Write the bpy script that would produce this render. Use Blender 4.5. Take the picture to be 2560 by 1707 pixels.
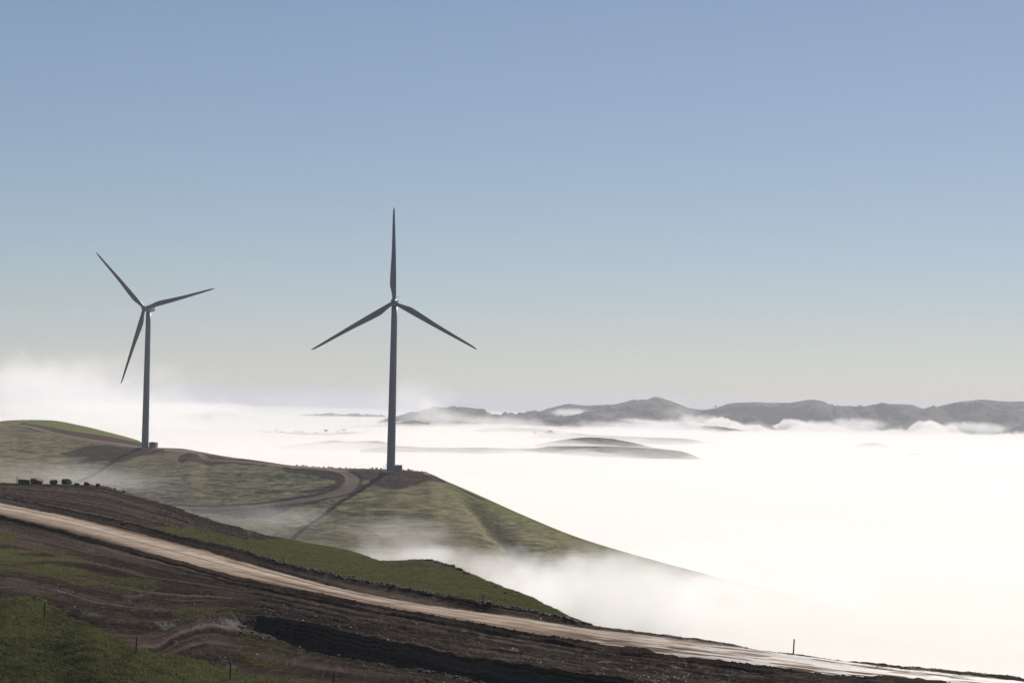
import bpy, bmesh, math, random
import numpy as np
from mathutils import Matrix, Vector

SC = bpy.context.scene
for o in list(bpy.data.objects):
    bpy.data.objects.remove(o)
rad = math.radians

# ------------------------------------------------------------------ camera
F = 5765.0            # focal length in pixels of the 2560 px wide frame
PITCH = rad(1.605)
ROLL = rad(1.2)
cam_d = bpy.data.cameras.new("camera")
cam_d.sensor_fit = 'HORIZONTAL'
cam_d.sensor_width = 22.2
cam_d.lens = 22.2 * F / 2560.0
cam_d.clip_start = 0.5
cam_d.clip_end = 60000
cam = bpy.data.objects.new("camera", cam_d)
SC.collection.objects.link(cam)
CR = Matrix.Rotation(rad(90) + PITCH, 4, 'X') @ Matrix.Rotation(ROLL, 4, 'Z')
cam.matrix_world = CR
SC.camera = cam
SC.render.resolution_x = 1024
SC.render.resolution_y = 682

# ------------------------------------------------------------------ light
SUN_EL, SUN_AZ = 32.0, 24.0           # azimuth measured to the right of the view
wd = bpy.data.worlds.new("World")
SC.world = wd
wd.use_nodes = True
nt = wd.node_tree
nt.nodes.clear()
wo = nt.nodes.new('ShaderNodeOutputWorld')
bg = nt.nodes.new('ShaderNodeBackground')
sky = nt.nodes.new('ShaderNodeTexSky')
sky.sky_type = 'NISHITA'
sky.sun_disc = False
sky.sun_elevation = rad(SUN_EL)
sky.sun_rotation = rad(SUN_AZ)
sky.altitude = 2000
sky.air_density = 1.0
sky.dust_density = 0.5
sky.ozone_density = 4.0
bg.inputs['Strength'].default_value = 0.1


def wmul(sock, col):
    m = nt.nodes.new('ShaderNodeMix')
    m.data_type = 'RGBA'
    m.blend_type = 'MULTIPLY'
    m.inputs[0].default_value = 1.0
    m.inputs[7].default_value = (*col, 1)
    nt.links.new(sock, m.inputs[6])
    return m.outputs[2]


# tone of the photograph: slightly flatter than the physical sky, neutral white balance
gm_ = nt.nodes.new('ShaderNodeGamma')
gm_.inputs['Gamma'].default_value = 0.8
nt.links.new(wmul(sky.outputs[0], (0.1, 0.1, 0.1)), gm_.inputs['Color'])
nt.links.new(wmul(gm_.outputs[0], (5.1, 4.72, 4.65)), bg.inputs['Color'])
nt.links.new(bg.outputs[0], wo.inputs['Surface'])

sl = bpy.data.lights.new("sun", 'SUN')
sl.energy = 5.0
sl.angle = rad(0.5)
sl.color = (1.0, 0.93, 0.84)
sun = bpy.data.objects.new("sun", sl)
SC.collection.objects.link(sun)
SD = Vector((math.sin(rad(SUN_AZ)) * math.cos(rad(SUN_EL)),
             math.cos(rad(SUN_AZ)) * math.cos(rad(SUN_EL)), math.sin(rad(SUN_EL))))
sun.rotation_euler = (-SD).to_track_quat('-Z', 'Y').to_euler()
sun.location = (300, 800, 600)

vs = SC.view_settings
vs.view_transform = 'Standard'
vs.look = 'None'
vs.exposure = 0.35
vs.gamma = 1.0
vs.use_curve_mapping = False
cy = SC.cycles
cy.max_bounces = 5
cy.diffuse_bounces = 2
cy.glossy_bounces = 2
cy.transmission_bounces = 2
cy.transparent_max_bounces = 32
cy.volume_bounces = 2
cy.volume_step_rate = 0.3
cy.volume_max_steps = 256
cy.use_denoising = True
cy.sample_clamp_indirect = 4.0
cy.sample_clamp_direct = 12.0

# ------------------------------------------------------------------ helpers
C3 = np.array(CR.to_3x3())


def slope(x, y):
    """pixel (2560x1707 frame) -> (X/Y, Z/Y) of its ray"""
    x = np.asarray(x, float); y = np.asarray(y, float)
    v = np.stack([x - 1280.0, -(y - 853.5), np.full_like(x, -F)], -1) @ C3.T
    return v[..., 0] / v[..., 1], v[..., 2] / v[..., 1]


def project(X, Y, Z):
    v = np.stack([X, Y, Z], -1) @ C3
    w = -v[..., 2]
    w = np.where(w < 0.01, 0.01, w)
    return 1280.0 + F * v[..., 0] / w, 853.5 - F * v[..., 1] / w


def P(x, y, d):
    t, s = slope(x, y)
    return Vector((float(t) * d, d, float(s) * d))


def hash2(ix, iy, seed):
    h = (ix.astype(np.int64) * 374761393 + iy.astype(np.int64) * 668265263 + seed * 2147483647 + 12345) & 0xFFFFFFFF
    h = ((h ^ (h >> 13)) * 1274126177) & 0xFFFFFFFF
    h = ((h ^ (h >> 16)) * 2246822519) & 0xFFFFFFFF
    return ((h ^ (h >> 15)) & 0xFFFFFF) / float(0xFFFFFF)


def vn(x, y, seed=0):
    """value noise -1..1"""
    x0 = np.floor(x); y0 = np.floor(y)
    fx = x - x0; fy = y - y0
    fx = fx * fx * fx * (fx * (fx * 6 - 15) + 10)
    fy = fy * fy * fy * (fy * (fy * 6 - 15) + 10)
    x0 = x0.astype(np.int64); y0 = y0.astype(np.int64)
    a = hash2(x0, y0, seed); b = hash2(x0 + 1, y0, seed)
    c = hash2(x0, y0 + 1, seed); d = hash2(x0 + 1, y0 + 1, seed)
    return ((a + (b - a) * fx) * (1 - fy) + (c + (d - c) * fx) * fy) * 2 - 1


def fbm(x, y, seed=0, octs=4, gain=0.5):
    r = 0; a = 1.0; s = 0
    for i in range(octs):
        r = r + a * vn(x, y, seed + i * 17)
        s += a
        x = x * 2.03 + 11.3; y = y * 2.03 + 5.7
        a *= gain
    return r / s


def sstep(a, b, x):
    t = np.clip((x - a) / (b - a), 0, 1)
    return t * t * (3 - 2 * t)


def pchip(xs, ys, q):
    xs = np.asarray(xs, float); ys = np.asarray(ys, float)
    h = np.diff(xs); dl = np.diff(ys) / h
    m = np.zeros_like(ys)
    m[0] = dl[0]; m[-1] = dl[-1]
    for i in range(1, len(xs) - 1):
        if dl[i - 1] * dl[i] > 0:
            w1 = 2 * h[i] + h[i - 1]; w2 = h[i] + 2 * h[i - 1]
            m[i] = (w1 + w2) / (w1 / dl[i - 1] + w2 / dl[i])
    qq = np.clip(q, xs[0], xs[-1])
    i = np.clip(np.searchsorted(xs, qq) - 1, 0, len(xs) - 2)
    t = (qq - xs[i]) / h[i]
    r = ((2 * t**3 - 3 * t**2 + 1) * ys[i] + (t**3 - 2 * t**2 + t) * h[i] * m[i]
         + (-2 * t**3 + 3 * t**2) * ys[i + 1] + (t**3 - t**2) * h[i] * m[i + 1])
    return r


def pl(pts, x):
    """smooth curve through (x, y) points"""
    p = sorted(pts)
    return pchip([a[0] for a in p], [a[1] for a in p], x)


def line(ts, pts, mode):
    """pts: (x, y, value); mode 'd' value = depth, 'z' value = height. -> depth, slope on the ts grid"""
    p = sorted(pts)
    q = np.arange(p[0][0], p[-1][0] + 1, 4.0)
    y = pchip([a[0] for a in p], [a[1] for a in p], q)
    v = pchip([a[0] for a in p], [a[2] for a in p], q)
    t, s = slope(q, y)
    d = v if mode == 'd' else v / s
    o = np.argsort(t)
    return np.interp(ts, t[o], d[o]), np.interp(ts, t[o], s[o])


def loft(lines, nsub):
    """lines: list of (depth(t), Z(t)) -> Y, Z grids and v coordinate"""
    Ys, Zs, V = [], [], []
    for k in range(len(lines) - 1):
        a, b = lines[k], lines[k + 1]
        n = nsub[k]
        for i in range(n):
            u = i / n
            Ys.append(a[0] * (1 - u) + b[0] * u)
            Zs.append(a[1] * (1 - u) + b[1] * u)
            V.append(k + u)
    Ys.append(lines[-1][0]); Zs.append(lines[-1][1]); V.append(len(lines) - 1.0)
    return np.array(Ys), np.array(Zs), np.array(V)


def smooth_rows(A, n):
    for _ in range(n):
        B = A.copy()
        B[1:-1] = (A[:-2] + 2 * A[1:-1] + A[2:]) * 0.25
        A = B
    return A


def mesh_np(name, co, quads=None, tris=None, smooth=True):
    me = bpy.data.meshes.new(name)
    co = np.asarray(co, np.float32)
    fl = []; ls = []; n = 0
    if quads is not None and len(quads):
        fl.append(np.asarray(quads, np.int32).ravel())
        ls.append(n + 4 * np.arange(len(quads))); n += 4 * len(quads)
    if tris is not None and len(tris):
        fl.append(np.asarray(tris, np.int32).ravel())
        ls.append(n + 3 * np.arange(len(tris))); n += 3 * len(tris)
    me.vertices.add(len(co))
    me.vertices.foreach_set('co', co.ravel())
    me.loops.add(n)
    me.loops.foreach_set('vertex_index', np.concatenate(fl))
    ls = np.concatenate(ls).astype(np.int32)
    me.polygons.add(len(ls))
    me.polygons.foreach_set('loop_start', ls)
    me.polygons.foreach_set('use_smooth', np.full(len(ls), smooth))
    me.update(calc_edges=True)
    return me


def grid_quads(r, c, flip=False):
    i = np.arange((r - 1) * c).reshape(r - 1, c)[:, :-1].ravel()
    q = np.stack([i, i + 1, i + c + 1, i + c], -1)
    return q[:, ::-1] if flip else q


def link(name, me, mat=None, parent=None, loc=None, **props):
    o = bpy.data.objects.new(name, me)
    SC.collection.objects.link(o)
    if mat is not None:
        me.materials.append(mat)
    if parent is not None:
        o.parent = parent
    if loc is not None:
        o.location = loc
    for k, v in props.items():
        o[k] = v
    return o


def attr(me, name, a):
    at = me.attributes.new(name, 'FLOAT', 'POINT')
    at.data.foreach_set('value', np.asarray(a, np.float32).ravel())


# ------------------------------------------------------------------ materials
class N:
    """tiny node helper"""
    def __init__(s, name):
        s.m = bpy.data.materials.new(name)
        s.m.use_nodes = True
        s.t = s.m.node_tree
        s.t.nodes.clear()
        s.out = s.t.nodes.new('ShaderNodeOutputMaterial')

    def n(s, typ, ins=None, **kw):
        nd = s.t.nodes.new(typ)
        for k, v in kw.items():
            setattr(nd, k, v)
        for k, v in (ins or {}).items():
            s.put(nd.inputs[k], v)
        return nd

    def put(s, sock, v):
        if hasattr(v, 'links'):
            s.t.links.new(v, sock)
        elif isinstance(v, tuple) and len(v) == 3 and sock.type == 'RGBA':
            sock.default_value = (*v, 1)
        else:
            sock.default_value = v

    def math(s, op, a, b=0.0, c=None, clamp=False):
        nd = s.t.nodes.new('ShaderNodeMath'); nd.operation = op; nd.use_clamp = clamp
        s.put(nd.inputs[0], a); s.put(nd.inputs[1], b)
        if c is not None:
            s.put(nd.inputs[2], c)
        return nd.outputs[0]

    def mix(s, f, a, b):
        nd = s.t.nodes.new('ShaderNodeMix'); nd.data_type = 'RGBA'
        s.put(nd.inputs[0], f); s.put(nd.inputs[6], a); s.put(nd.inputs[7], b)
        return nd.outputs[2]

    def fmix(s, f, a, b):
        nd = s.t.nodes.new('ShaderNodeMix'); nd.data_type = 'FLOAT'
        s.put(nd.inputs[0], f); s.put(nd.inputs[2], a); s.put(nd.inputs[3], b)
        return nd.outputs[0]

    def noise(s, vec, scale, det=4.0, rough=0.55, dist=0.0):
        nd = s.n('ShaderNodeTexNoise', {'Vector': vec, 'Scale': scale, 'Detail': det, 'Roughness': rough, 'Distortion': dist})
        return nd.outputs[0]

    def ramp(s, v, a, b, lo=0.0, hi=1.0):
        nd = s.n('ShaderNodeMapRange', {'Value': v, 'From Min': a, 'From Max': b, 'To Min': lo, 'To Max': hi})
        nd.clamp = True
        return nd.outputs[0]

    def att(s, name):
        return s.n('ShaderNodeAttribute', attribute_name=name).outputs['Fac']

    def bsdf(s, col, rough, spec=0.5, normal=None, metal=0.0):
        b = s.n('ShaderNodeBsdfPrincipled', {'Base Color': col, 'Roughness': rough, 'Metallic': metal, 'Specular IOR Level': spec})
        if normal is not None:
            s.t.links.new(normal, b.inputs['Normal'])
        s.t.links.new(b.outputs[0], s.out.inputs['Surface'])
        return b

    def dull(s, col, normal, shine, rough, spec=0.5):
        """matt surface with a glossy share"""
        d = s.n('ShaderNodeBsdfDiffuse', {'Color': col, 'Roughness': 0.0})
        b = s.n('ShaderNodeBsdfPrincipled', {'Base Color': col, 'Roughness': rough, 'Specular IOR Level': spec})
        if normal is not None:
            s.t.links.new(normal, d.inputs['Normal']); s.t.links.new(normal, b.inputs['Normal'])
        m = s.n('ShaderNodeMixShader', {0: shine, 1: d.outputs[0], 2: b.outputs[0]})
        s.t.links.new(m.outputs[0], s.out.inputs['Surface'])

    def bump(s, h, dist, strength=1.0):
        return s.n('ShaderNodeBump', {'Height': h, 'Distance': dist, 'Strength': strength}).outputs[0]


def mat_foreground():
    k = N("foreground_ground")
    pos = k.n('ShaderNodeNewGeometry').outputs['Position']
    road, grass = k.att('road'), k.att('grass')
    wet = k.att('wet')
    n1 = k.noise(pos, 0.25, 5)
    n2 = k.noise(pos, 1.6, 7, 0.78)
    n3 = k.noise(pos, 9.0, 3, 0.6)
    streak = k.att('streak')
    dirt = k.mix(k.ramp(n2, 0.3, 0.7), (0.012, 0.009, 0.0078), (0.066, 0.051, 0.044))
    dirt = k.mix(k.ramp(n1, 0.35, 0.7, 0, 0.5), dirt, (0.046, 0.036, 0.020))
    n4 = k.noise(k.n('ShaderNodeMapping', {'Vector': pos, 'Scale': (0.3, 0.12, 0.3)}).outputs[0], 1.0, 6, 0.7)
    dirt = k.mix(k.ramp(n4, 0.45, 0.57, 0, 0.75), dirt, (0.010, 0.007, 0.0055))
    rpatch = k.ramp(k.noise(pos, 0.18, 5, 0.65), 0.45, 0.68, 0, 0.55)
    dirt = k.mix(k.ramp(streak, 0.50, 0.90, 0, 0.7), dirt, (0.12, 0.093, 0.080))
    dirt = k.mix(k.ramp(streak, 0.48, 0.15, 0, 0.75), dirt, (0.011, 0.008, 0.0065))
    rd = k.mix(k.ramp(n2, 0.3, 0.7), (0.140, 0.103, 0.078), (0.230, 0.178, 0.138))
    rd = k.mix(k.ramp(streak, 0.35, 0.8), rd, (0.42, 0.345, 0.28))
    rd = k.mix(k.ramp(streak, 0.42, 0.1, 0, 0.8), rd, (0.065, 0.043, 0.030))
    rd = k.mix(rpatch, rd, (0.085, 0.060, 0.043))
    rd = k.mix(k.math('MULTIPLY', wet, 0.55), rd, (0.06, 0.042, 0.032))
    gr = k.mix(k.ramp(n2, 0.3, 0.7), (0.022, 0.026, 0.011), (0.116, 0.117, 0.053))
    gr = k.mix(k.ramp(k.noise(pos, 0.7, 5, 0.7), 0.5, 0.7, 0, 0.7), gr, (0.026, 0.028, 0.012))
    gr = k.mix(k.ramp(n1, 0.42, 0.66, 0, 0.7), gr, (0.095, 0.082, 0.040))
    jit = k.math('ADD', grass, k.math('MULTIPLY', k.math('SUBTRACT', n2, 0.5), 1.5))
    gm = k.ramp(jit, 0.40, 0.60)
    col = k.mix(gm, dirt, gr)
    col = k.mix(road, col, rd)
    r0 = k.fmix(gm, k.ramp(n3, 0.3, 0.7, 0.42, 0.75), 0.8)
    wn = k.ramp(k.math('ADD', k.math('MULTIPLY', wet, 0.9), k.math('SUBTRACT', n1, 0.55)), 0.25, 0.6)
    r1 = k.fmix(wn, 0.75, 0.42)
    rough = k.fmix(road, r0, r1)
    h = k.math('ADD', k.math('MULTIPLY', n2, 0.6), k.math('MULTIPLY', n3, 0.25))
    amp = k.fmix(road, k.fmix(gm, 1.0, 2.0), 0.22)
    nrm = k.bump(k.math('MULTIPLY', h, amp), 0.2, 0.9)
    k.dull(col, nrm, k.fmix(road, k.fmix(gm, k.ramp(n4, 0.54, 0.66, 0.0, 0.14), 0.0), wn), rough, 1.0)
    return k.m


def mat_hill():
    k = N("hill_ground")
    pos = k.n('ShaderNodeNewGeometry').outputs['Position']
    track, dirt_a, lush = k.att('track'), k.att('dirt'), k.att('lush')
    n0 = k.noise(pos, 0.02, 5)
    mp = k.n('ShaderNodeMapping', {'Vector': pos, 'Scale': (0.10, 0.10, 0.9)}).outputs[0]
    n1 = k.noise(mp, 1.0, 6, 0.62)
    n2 = k.noise(pos, 0.6, 5, 0.7)
    gr = k.mix(k.ramp(n1, 0.38, 0.62), (0.070, 0.074, 0.034), (0.245, 0.222, 0.130))
    gr = k.mix(k.ramp(n0, 0.4, 0.65, 0, 0.6), gr, (0.21, 0.175, 0.11))
    gr = k.mix(k.ramp(n2, 0.56, 0.70, 0, 0.75), gr, (0.040, 0.045, 0.022))
    gr = k.mix(k.ramp(k.math('ADD', k.att('scrub'), k.math('MULTIPLY', k.math('SUBTRACT', n2, 0.5), 1.4)), 0.45, 0.75, 0, 0.85), gr, (0.034, 0.042, 0.020))
    gr = k.mix(k.math('MULTIPLY', lush, 0.8), gr, (0.13, 0.155, 0.045))
    dc = k.mix(k.ramp(n2, 0.3, 0.7), (0.034, 0.025, 0.020), (0.105, 0.080, 0.066))
    jit = k.ramp(k.math('ADD', dirt_a, k.math('MULTIPLY', k.math('SUBTRACT', n2, 0.5), 0.8)), 0.25, 0.75)
    col = k.mix(jit, gr, dc)
    col = k.mix(track, col, k.mix(n2, (0.13, 0.10, 0.078), (0.22, 0.175, 0.14)))
    h = k.math('ADD', k.math('MULTIPLY', n1, 1.6), k.math('MULTIPLY', n2, 0.5))
    h = k.math('MULTIPLY', h, k.fmix(track, 1.0, 0.1))
    k.dull(col, k.bump(h, 0.35, 0.9), 0.0, 0.9)
    return k.m


def mat_far():
    k = N("far_hill_ground")
    pos = k.n('ShaderNodeNewGeometry').outputs['Position']
    n0 = k.noise(pos, 0.007, 6, 0.65)
    n2 = k.noise(pos, 0.03, 6, 0.7)
    col = k.mix(k.ramp(n0, 0.35, 0.65), (0.06, 0.056, 0.045), (0.30, 0.255, 0.195))
    col = k.mix(k.ramp(n2, 0.5, 0.66), col, (0.014, 0.016, 0.011))
    g_ = k.att('gully')
    col = k.mix(k.ramp(k.math('ADD', g_, k.math('MULTIPLY', k.math('SUBTRACT', n2, 0.5), 0.8)), 0.35, 0.75, 0, 0.9), col, (0.018, 0.020, 0.016))  # dark vegetation tone in the gullies, also painted in for missing relief shade
    k.dull(col, k.bump(n2, 30.0, 1.0), 0.0, 0.9)
    return k.m


def mat_plain(name, col, rough, var=0.15, scale=1.0, spec=0.4, metal=0.0, bump=0.0):
    k = N(name)
    pos = k.n('ShaderNodeTexCoord').outputs['Object']
    n = k.noise(pos, scale, 5, 0.6)
    c = k.mix(k.ramp(n, 0.3, 0.7), tuple(v * (1 - var) for v in col), tuple(min(1, v * (1 + var)) for v in col))
    k.bsdf(c, rough, spec, k.bump(n, bump) if bump else None, metal)
    return k.m


def mat_fog(name, dens, g=0.3, col=(1, 1, 1)):
    k = N(name)
    v = k.n('ShaderNodeVolumePrincipled', {'Color': col, 'Density': dens, 'Anisotropy': g})
    k.t.links.new(v.outputs[0], k.out.inputs['Volume'])
    return k.m


def mat_mist(name, dens, size, nscale, thr=0.42, gain=3.0, seed=0.0, g=0.3, stretch=(1, 1, 1), col=(1, 1, 1), low=0.0, dist=0.6):
    """soft mist: density fades out towards the hull of its ellipsoid and is torn by noise"""
    k = N(name)
    oc = k.n('ShaderNodeTexCoord').outputs['Object']
    q = k.n('ShaderNodeMapping', {'Vector': oc, 'Scale': (1 / size[0], 1 / size[1], 1 / size[2])}).outputs[0]
    ln = k.n('ShaderNodeVectorMath', {0: q}, operation='LENGTH').outputs['Value']
    fall = k.math('SUBTRACT', 1.0, ln, clamp=True)
    sep = k.n('ShaderNodeSeparateXYZ', {'Vector': q}).outputs[2]
    # denser low down
    vert = k.ramp(sep, -0.6, 0.9, 1.0 + low, 1.0 - 0.5 * low)
    mp = k.n('ShaderNodeMapping', {'Vector': oc, 'Location': (seed * 7.1, seed * 3.3, seed), 'Scale': stretch}).outputs[0]
    n = k.noise(mp, nscale, 5, 0.58, dist)
    v = k.math('MULTIPLY_ADD', fall, 0.75, k.math('SUBTRACT', n, 0.5))
    v = k.math('SUBTRACT', v, thr - 0.2)
    v = k.math('MULTIPLY', v, gain, clamp=True)
    v = k.math('MULTIPLY', v, k.ramp(fall, 0.0, 0.35))
    v = k.math('MULTIPLY', v, vert)
    v = k.math('MULTIPLY', v, dens)
    vol = k.n('ShaderNodeVolumePrincipled', {'Color': col, 'Density': v, 'Anisotropy': g})
    k.t.links.new(vol.outputs[0], k.out.inputs['Volume'])
    return k.m


# ------------------------------------------------------------------ foreground ground
ts_in = np.linspace(slope(-60, 1200)[0], slope(2620, 1200)[0], 1500)
ts_l = np.linspace(-0.75, ts_in[0], 80, endpoint=False)
ts_r = np.linspace(ts_in[-1], 0.75, 81)[1:]
TS = np.concatenate([ts_l, ts_in, ts_r])

ROAD_LO = [(-3000, 900), (-900, 1090), (-300, 1215), (0, 1287), (208, 1340), (417, 1396), (596, 1443), (779, 1482), (928, 1511), (1047, 1533), (1300, 1578),
           (1498, 1610), (1677, 1637), (1900, 1664), (2068, 1685), (2277, 1703), (2560, 1725), (3000, 1755), (4000, 1810)]
ROAD_LO[0] = (-3000, 1040)
ROAD_HI = [(-3000, 1030), (-900, 1082), (-300, 1193), (0, 1257), (149, 1285), (268, 1313), (387, 1343), (506, 1374), (596, 1401), (719, 1435), (838, 1467),
           (987, 1498), (1136, 1521), (1300, 1543), (1498, 1574), (1647, 1592), (1900, 1624), (2009, 1639), (2158, 1659), (2307, 1677), (2560, 1703), (3000, 1738), (4000, 1795)]
BERM = [(-3000, 1020), (-900, 1074), (-300, 1178), (0, 1240), (200, 1280), (328, 1308), (447, 1341), (596, 1374), (689, 1405), (808, 1433), (898, 1451),
        (1047, 1481), (1196, 1508), (1319, 1529), (1438, 1553), (1498, 1566), (1647, 1586), (1860, 1617), (1988, 1635), (2128, 1653), (2277, 1668), (2560, 1696), (3000, 1732), (4000, 1790)]
CREST = [(-3000, 1010), (-900, 1066), (-300, 1170), (0, 1206), (104, 1209), (253, 1214), (328, 1236), (417, 1260), (506, 1292), (596, 1317), (689, 1342), (749, 1352),
         (838, 1368), (898, 1383), (957, 1402), (1062, 1399), (1136, 1416), (1172, 1432), (1226, 1454), (1300, 1483), (1379, 1517),
         (1438, 1547), (1466, 1560), (1500, 1566), (1647, 1585.5), (1860, 1616.5), (1988, 1634.5), (2128, 1652.5), (2277, 1667.5), (2560, 1695.5), (3000, 1731.5), (4000, 1789)]
CREST_Z = [(-3000, -20), (0, -20), (253, -20), (417, -21), (596, -22), (689, -23), (838, -24.5), (957, -26), (1062, -25.5), (1172, -25), (1300, -24), (1379, -23.3),
           (1438, -22.5), (1470, -22.1), (1600, -22.0), (4000, -22.0)]
BANK_TOP = [(-3000, 1480, -18.3), (0, 1487, -18.4), (112, 1500, -18.9), (250, 1540, -19.9), (387, 1556, -20.7), (450, 1550, -21.0), (527, 1537, -21.3), (600, 1536, -21.5),
            (689, 1540, -21.3), (808, 1562, -21.1), (928, 1588, -20.9), (1047, 1615, -20.8), (1166, 1639, -20.7), (1300, 1654, -20.6), (1438, 1681, -20.6),
            (1617, 1707, -20.6), (1800, 1738, -20.6), (2100, 1785, -20.6), (2560, 1860, -20.6), (4000, 2050, -20.6)]
BANK_BOT = [(-3000, 1590), (0, 1595), (112, 1597), (250, 1615), (387, 1610), (450, 1580), (527, 1559), (600, 1568), (660, 1580), (719, 1594), (808, 1617), (898, 1634), (1017, 1658), (1166, 1690),
            (1400, 1735), (1700, 1800), (2000, 1850), (2560, 1945), (4000, 2160)]
BANK_GAP = [(-3000, 12), (0, 11.7), (112, 11), (250, 10), (387, 8), (450, 6), (527, 4.5), (600, 3.6), (719, 2.6), (900, 2.4), (4000, 2.4)]
BOT = [(-3000, 1775), (0, 1775), (600, 1775), (1000, 1775), (1300, 1800), (1700, 1860), (2000, 1910), (2560, 2010), (4000, 2250)]
BOT_Z = [(-3000, -25.5), (0, -25.47), (112, -25.3), (250, -25.0), (350, -25.0), (600, -24.5), (900, -23.4), (4000, -22.9)]


def xyz(a, b):
    return [(x, y, float(pl(b, x))) for x, y in a]


def zconst(a, z):
    return [(x, y, z) for x, y in a]


XE = np.linspace(-3000, 4000, 500)
raw = []
raw.append(line(TS, xyz(BOT, BOT_Z), 'z'))
top = line(TS, BANK_TOP, 'z')
_, sb = line(TS, zconst(BANK_BOT, 1), 'd')
gap = np.interp(TS, *[np.array(v) for v in zip(*[(slope(x, 1600)[0], g) for x, g in BANK_GAP])])
raw.append((top[0] - gap, sb))
raw.append(top)
raw.append(line(TS, [(-3000, 1400, -19.6), (0, 1402, -20.0), (250, 1448, -20.6), (450, 1478, -21.1), (600, 1492, -21.3), (900, 1549, -21.1), (1300, 1618, -20.9), (1900, 1706, -20.9), (2560, 1780, -20.9), (4000, 1900, -20.9)], 'z'))
lo = line(TS, zconst(ROAD_LO, -21.1), 'z')
dt = line(TS, zconst([(x, y + 9) for x, y in ROAD_LO], 1), 'd')
raw.append((lo[0] - 1.6, dt[1]))
raw.append(lo)
raw.append(line(TS, zconst(ROAD_HI, -21.6), 'z'))
raw.append(line(TS, [(x, y, -20.9 if x < 1250 else (-21.3 if x < 1480 else -21.85)) for x, y in BERM], 'z'))
mid = line(TS, [(x, float(0.45 * pl(BERM, x) + 0.55 * pl(CREST, x)), float(0.45 * -21.0 + 0.55 * pl(CREST_Z, x) - 0.2)) for x in XE[::4]], 'z')
raw.append(mid)
raw.append(line(TS, [(x, y, float(pl(CREST_Z, x))) for x, y in CREST], 'z'))
L = []
prev = None
for d, s in raw:
    if prev is not None:
        d = np.maximum(d, prev + 0.8)
    prev = d
    L.append((d, d * s))
cd, cz = L[-1]
# ground towards the camera's own hillside (below the frame) and behind the crest
one = np.ones_like(TS)
near = [(2.0 * one, -1.7 * one), (12 * one, -4.2 * one), (60 * one, -13.5 * one), (110 * one, -21.5 * one)]
far = [(cd + 6, cz - 1.2), (cd + 25, cz - 8), (cd + 120, cz * 0 - 62), (cd + 260, cz * 0 - 100)]
LN = near + L + far
NS = [6, 10, 10, 20, 70, 34, 60, 40, 8, 36, 24, 40, 40, 6, 6, 12, 8]
assert len(NS) == len(LN) - 1, (len(NS), len(LN))
Y, Z, V = loft(LN, NS)
Vk = V - 4.0          # 0 = bottom line ... 5 road low, 6 road high, 7 berm, 9 crest
TT = np.broadcast_to(TS, Y.shape)
VV = np.broadcast_to(Vk[:, None], Y.shape)
X = TT * Y
px, py = project(X, Y, Z)

g1b = pl([(-3000, 1480), (0, 1487), (113, 1502), (179, 1541), (253, 1577), (313, 1609), (387, 1636), (506, 1651), (560, 1672), (650, 1690), (800, 1704), (1000, 1730), (4000, 2500)], px)
wob = fbm(X * 0.12, Y * 0.05, 3) * 14 + fbm(X * 1.2, Y * 0.5, 4, 3) * 9
grass = sstep(-18, 14, py - g1b + wob) * np.clip(0.95 + 0.5 * fbm(X * 0.1, Y * 0.1, 6, 3), 0, 1)
# mottled green on the low ground right of it
lowg = (VV < 1.0) * sstep(480, 620, px) * sstep(1500, 1100, px) * 0.52
grass = np.maximum(grass, lowg * (0.7 + 0.6 * fbm(X * 0.2, Y * 0.1, 5)))
# upper left patch
g2t = pl([(-3000, 1320), (0, 1336), (120, 1362), (200, 1393), (245, 1428), (300, 1450), (4000, 1500)], px)
g2b = pl([(-3000, 1400), (0, 1418), (120, 1436), (245, 1446), (300, 1451), (4000, 1400)], px)
grass = np.maximum(grass, sstep(-14, 14, py - g2t + wob) * sstep(-26, 16, g2b - py + wob * 1.4) * (VV < 5) * np.clip(0.58 + 0.8 * fbm(X * 0.15, Y * 0.07, 12, 4), 0, 1))
# strip behind the berm
g3t = pl([(-3000, 1000), (200, 1292), (240, 1284), (298, 1297), (400, 1309), (506, 1322), (620, 1343), (690, 1344), (760, 1300), (4000, 1300)], px)
g3 = sstep(-6, 9, py - g3t + wob * 0.8) * np.clip(0.9 + 0.6 * fbm(X * 0.1, Y * 0.05, 13, 4), 0, 1) * sstep(6.98, 7.12, VV) * sstep(225, 260, px)
grass = np.where(VV > 6.6, np.maximum(grass * 0, g3), grass)
grass = np.where(VV > 9.02, sstep(650, 700, px) * sstep(1490, 1450, px), grass)
grass = np.where((VV > 6.6) & (VV <= 9.02), grass * sstep(1500, 1455, px), grass)
grass = np.where(VV < -0.5, 1.0, grass)
mot = sstep(0.12, 0.45, fbm(X * 0.07, Y * 0.035, 61, 4)) * sstep(900, 500, px) * (VV > 2) * (VV < 4.9) * 0.50
grass = np.maximum(grass, mot)
rwob = fbm(X * 0.3, Y * 0.15, 9) * 0.05
road = sstep(4.99, 5.10, VV + rwob * 1.5) * sstep(6.10, 5.94, VV + rwob * 2.5)
road *= 1 - 0.45 * sstep(0.35, 0.8, vn(px * 0.01, VV * 6, 8)) * sstep(5.6, 6.0, VV)
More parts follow.
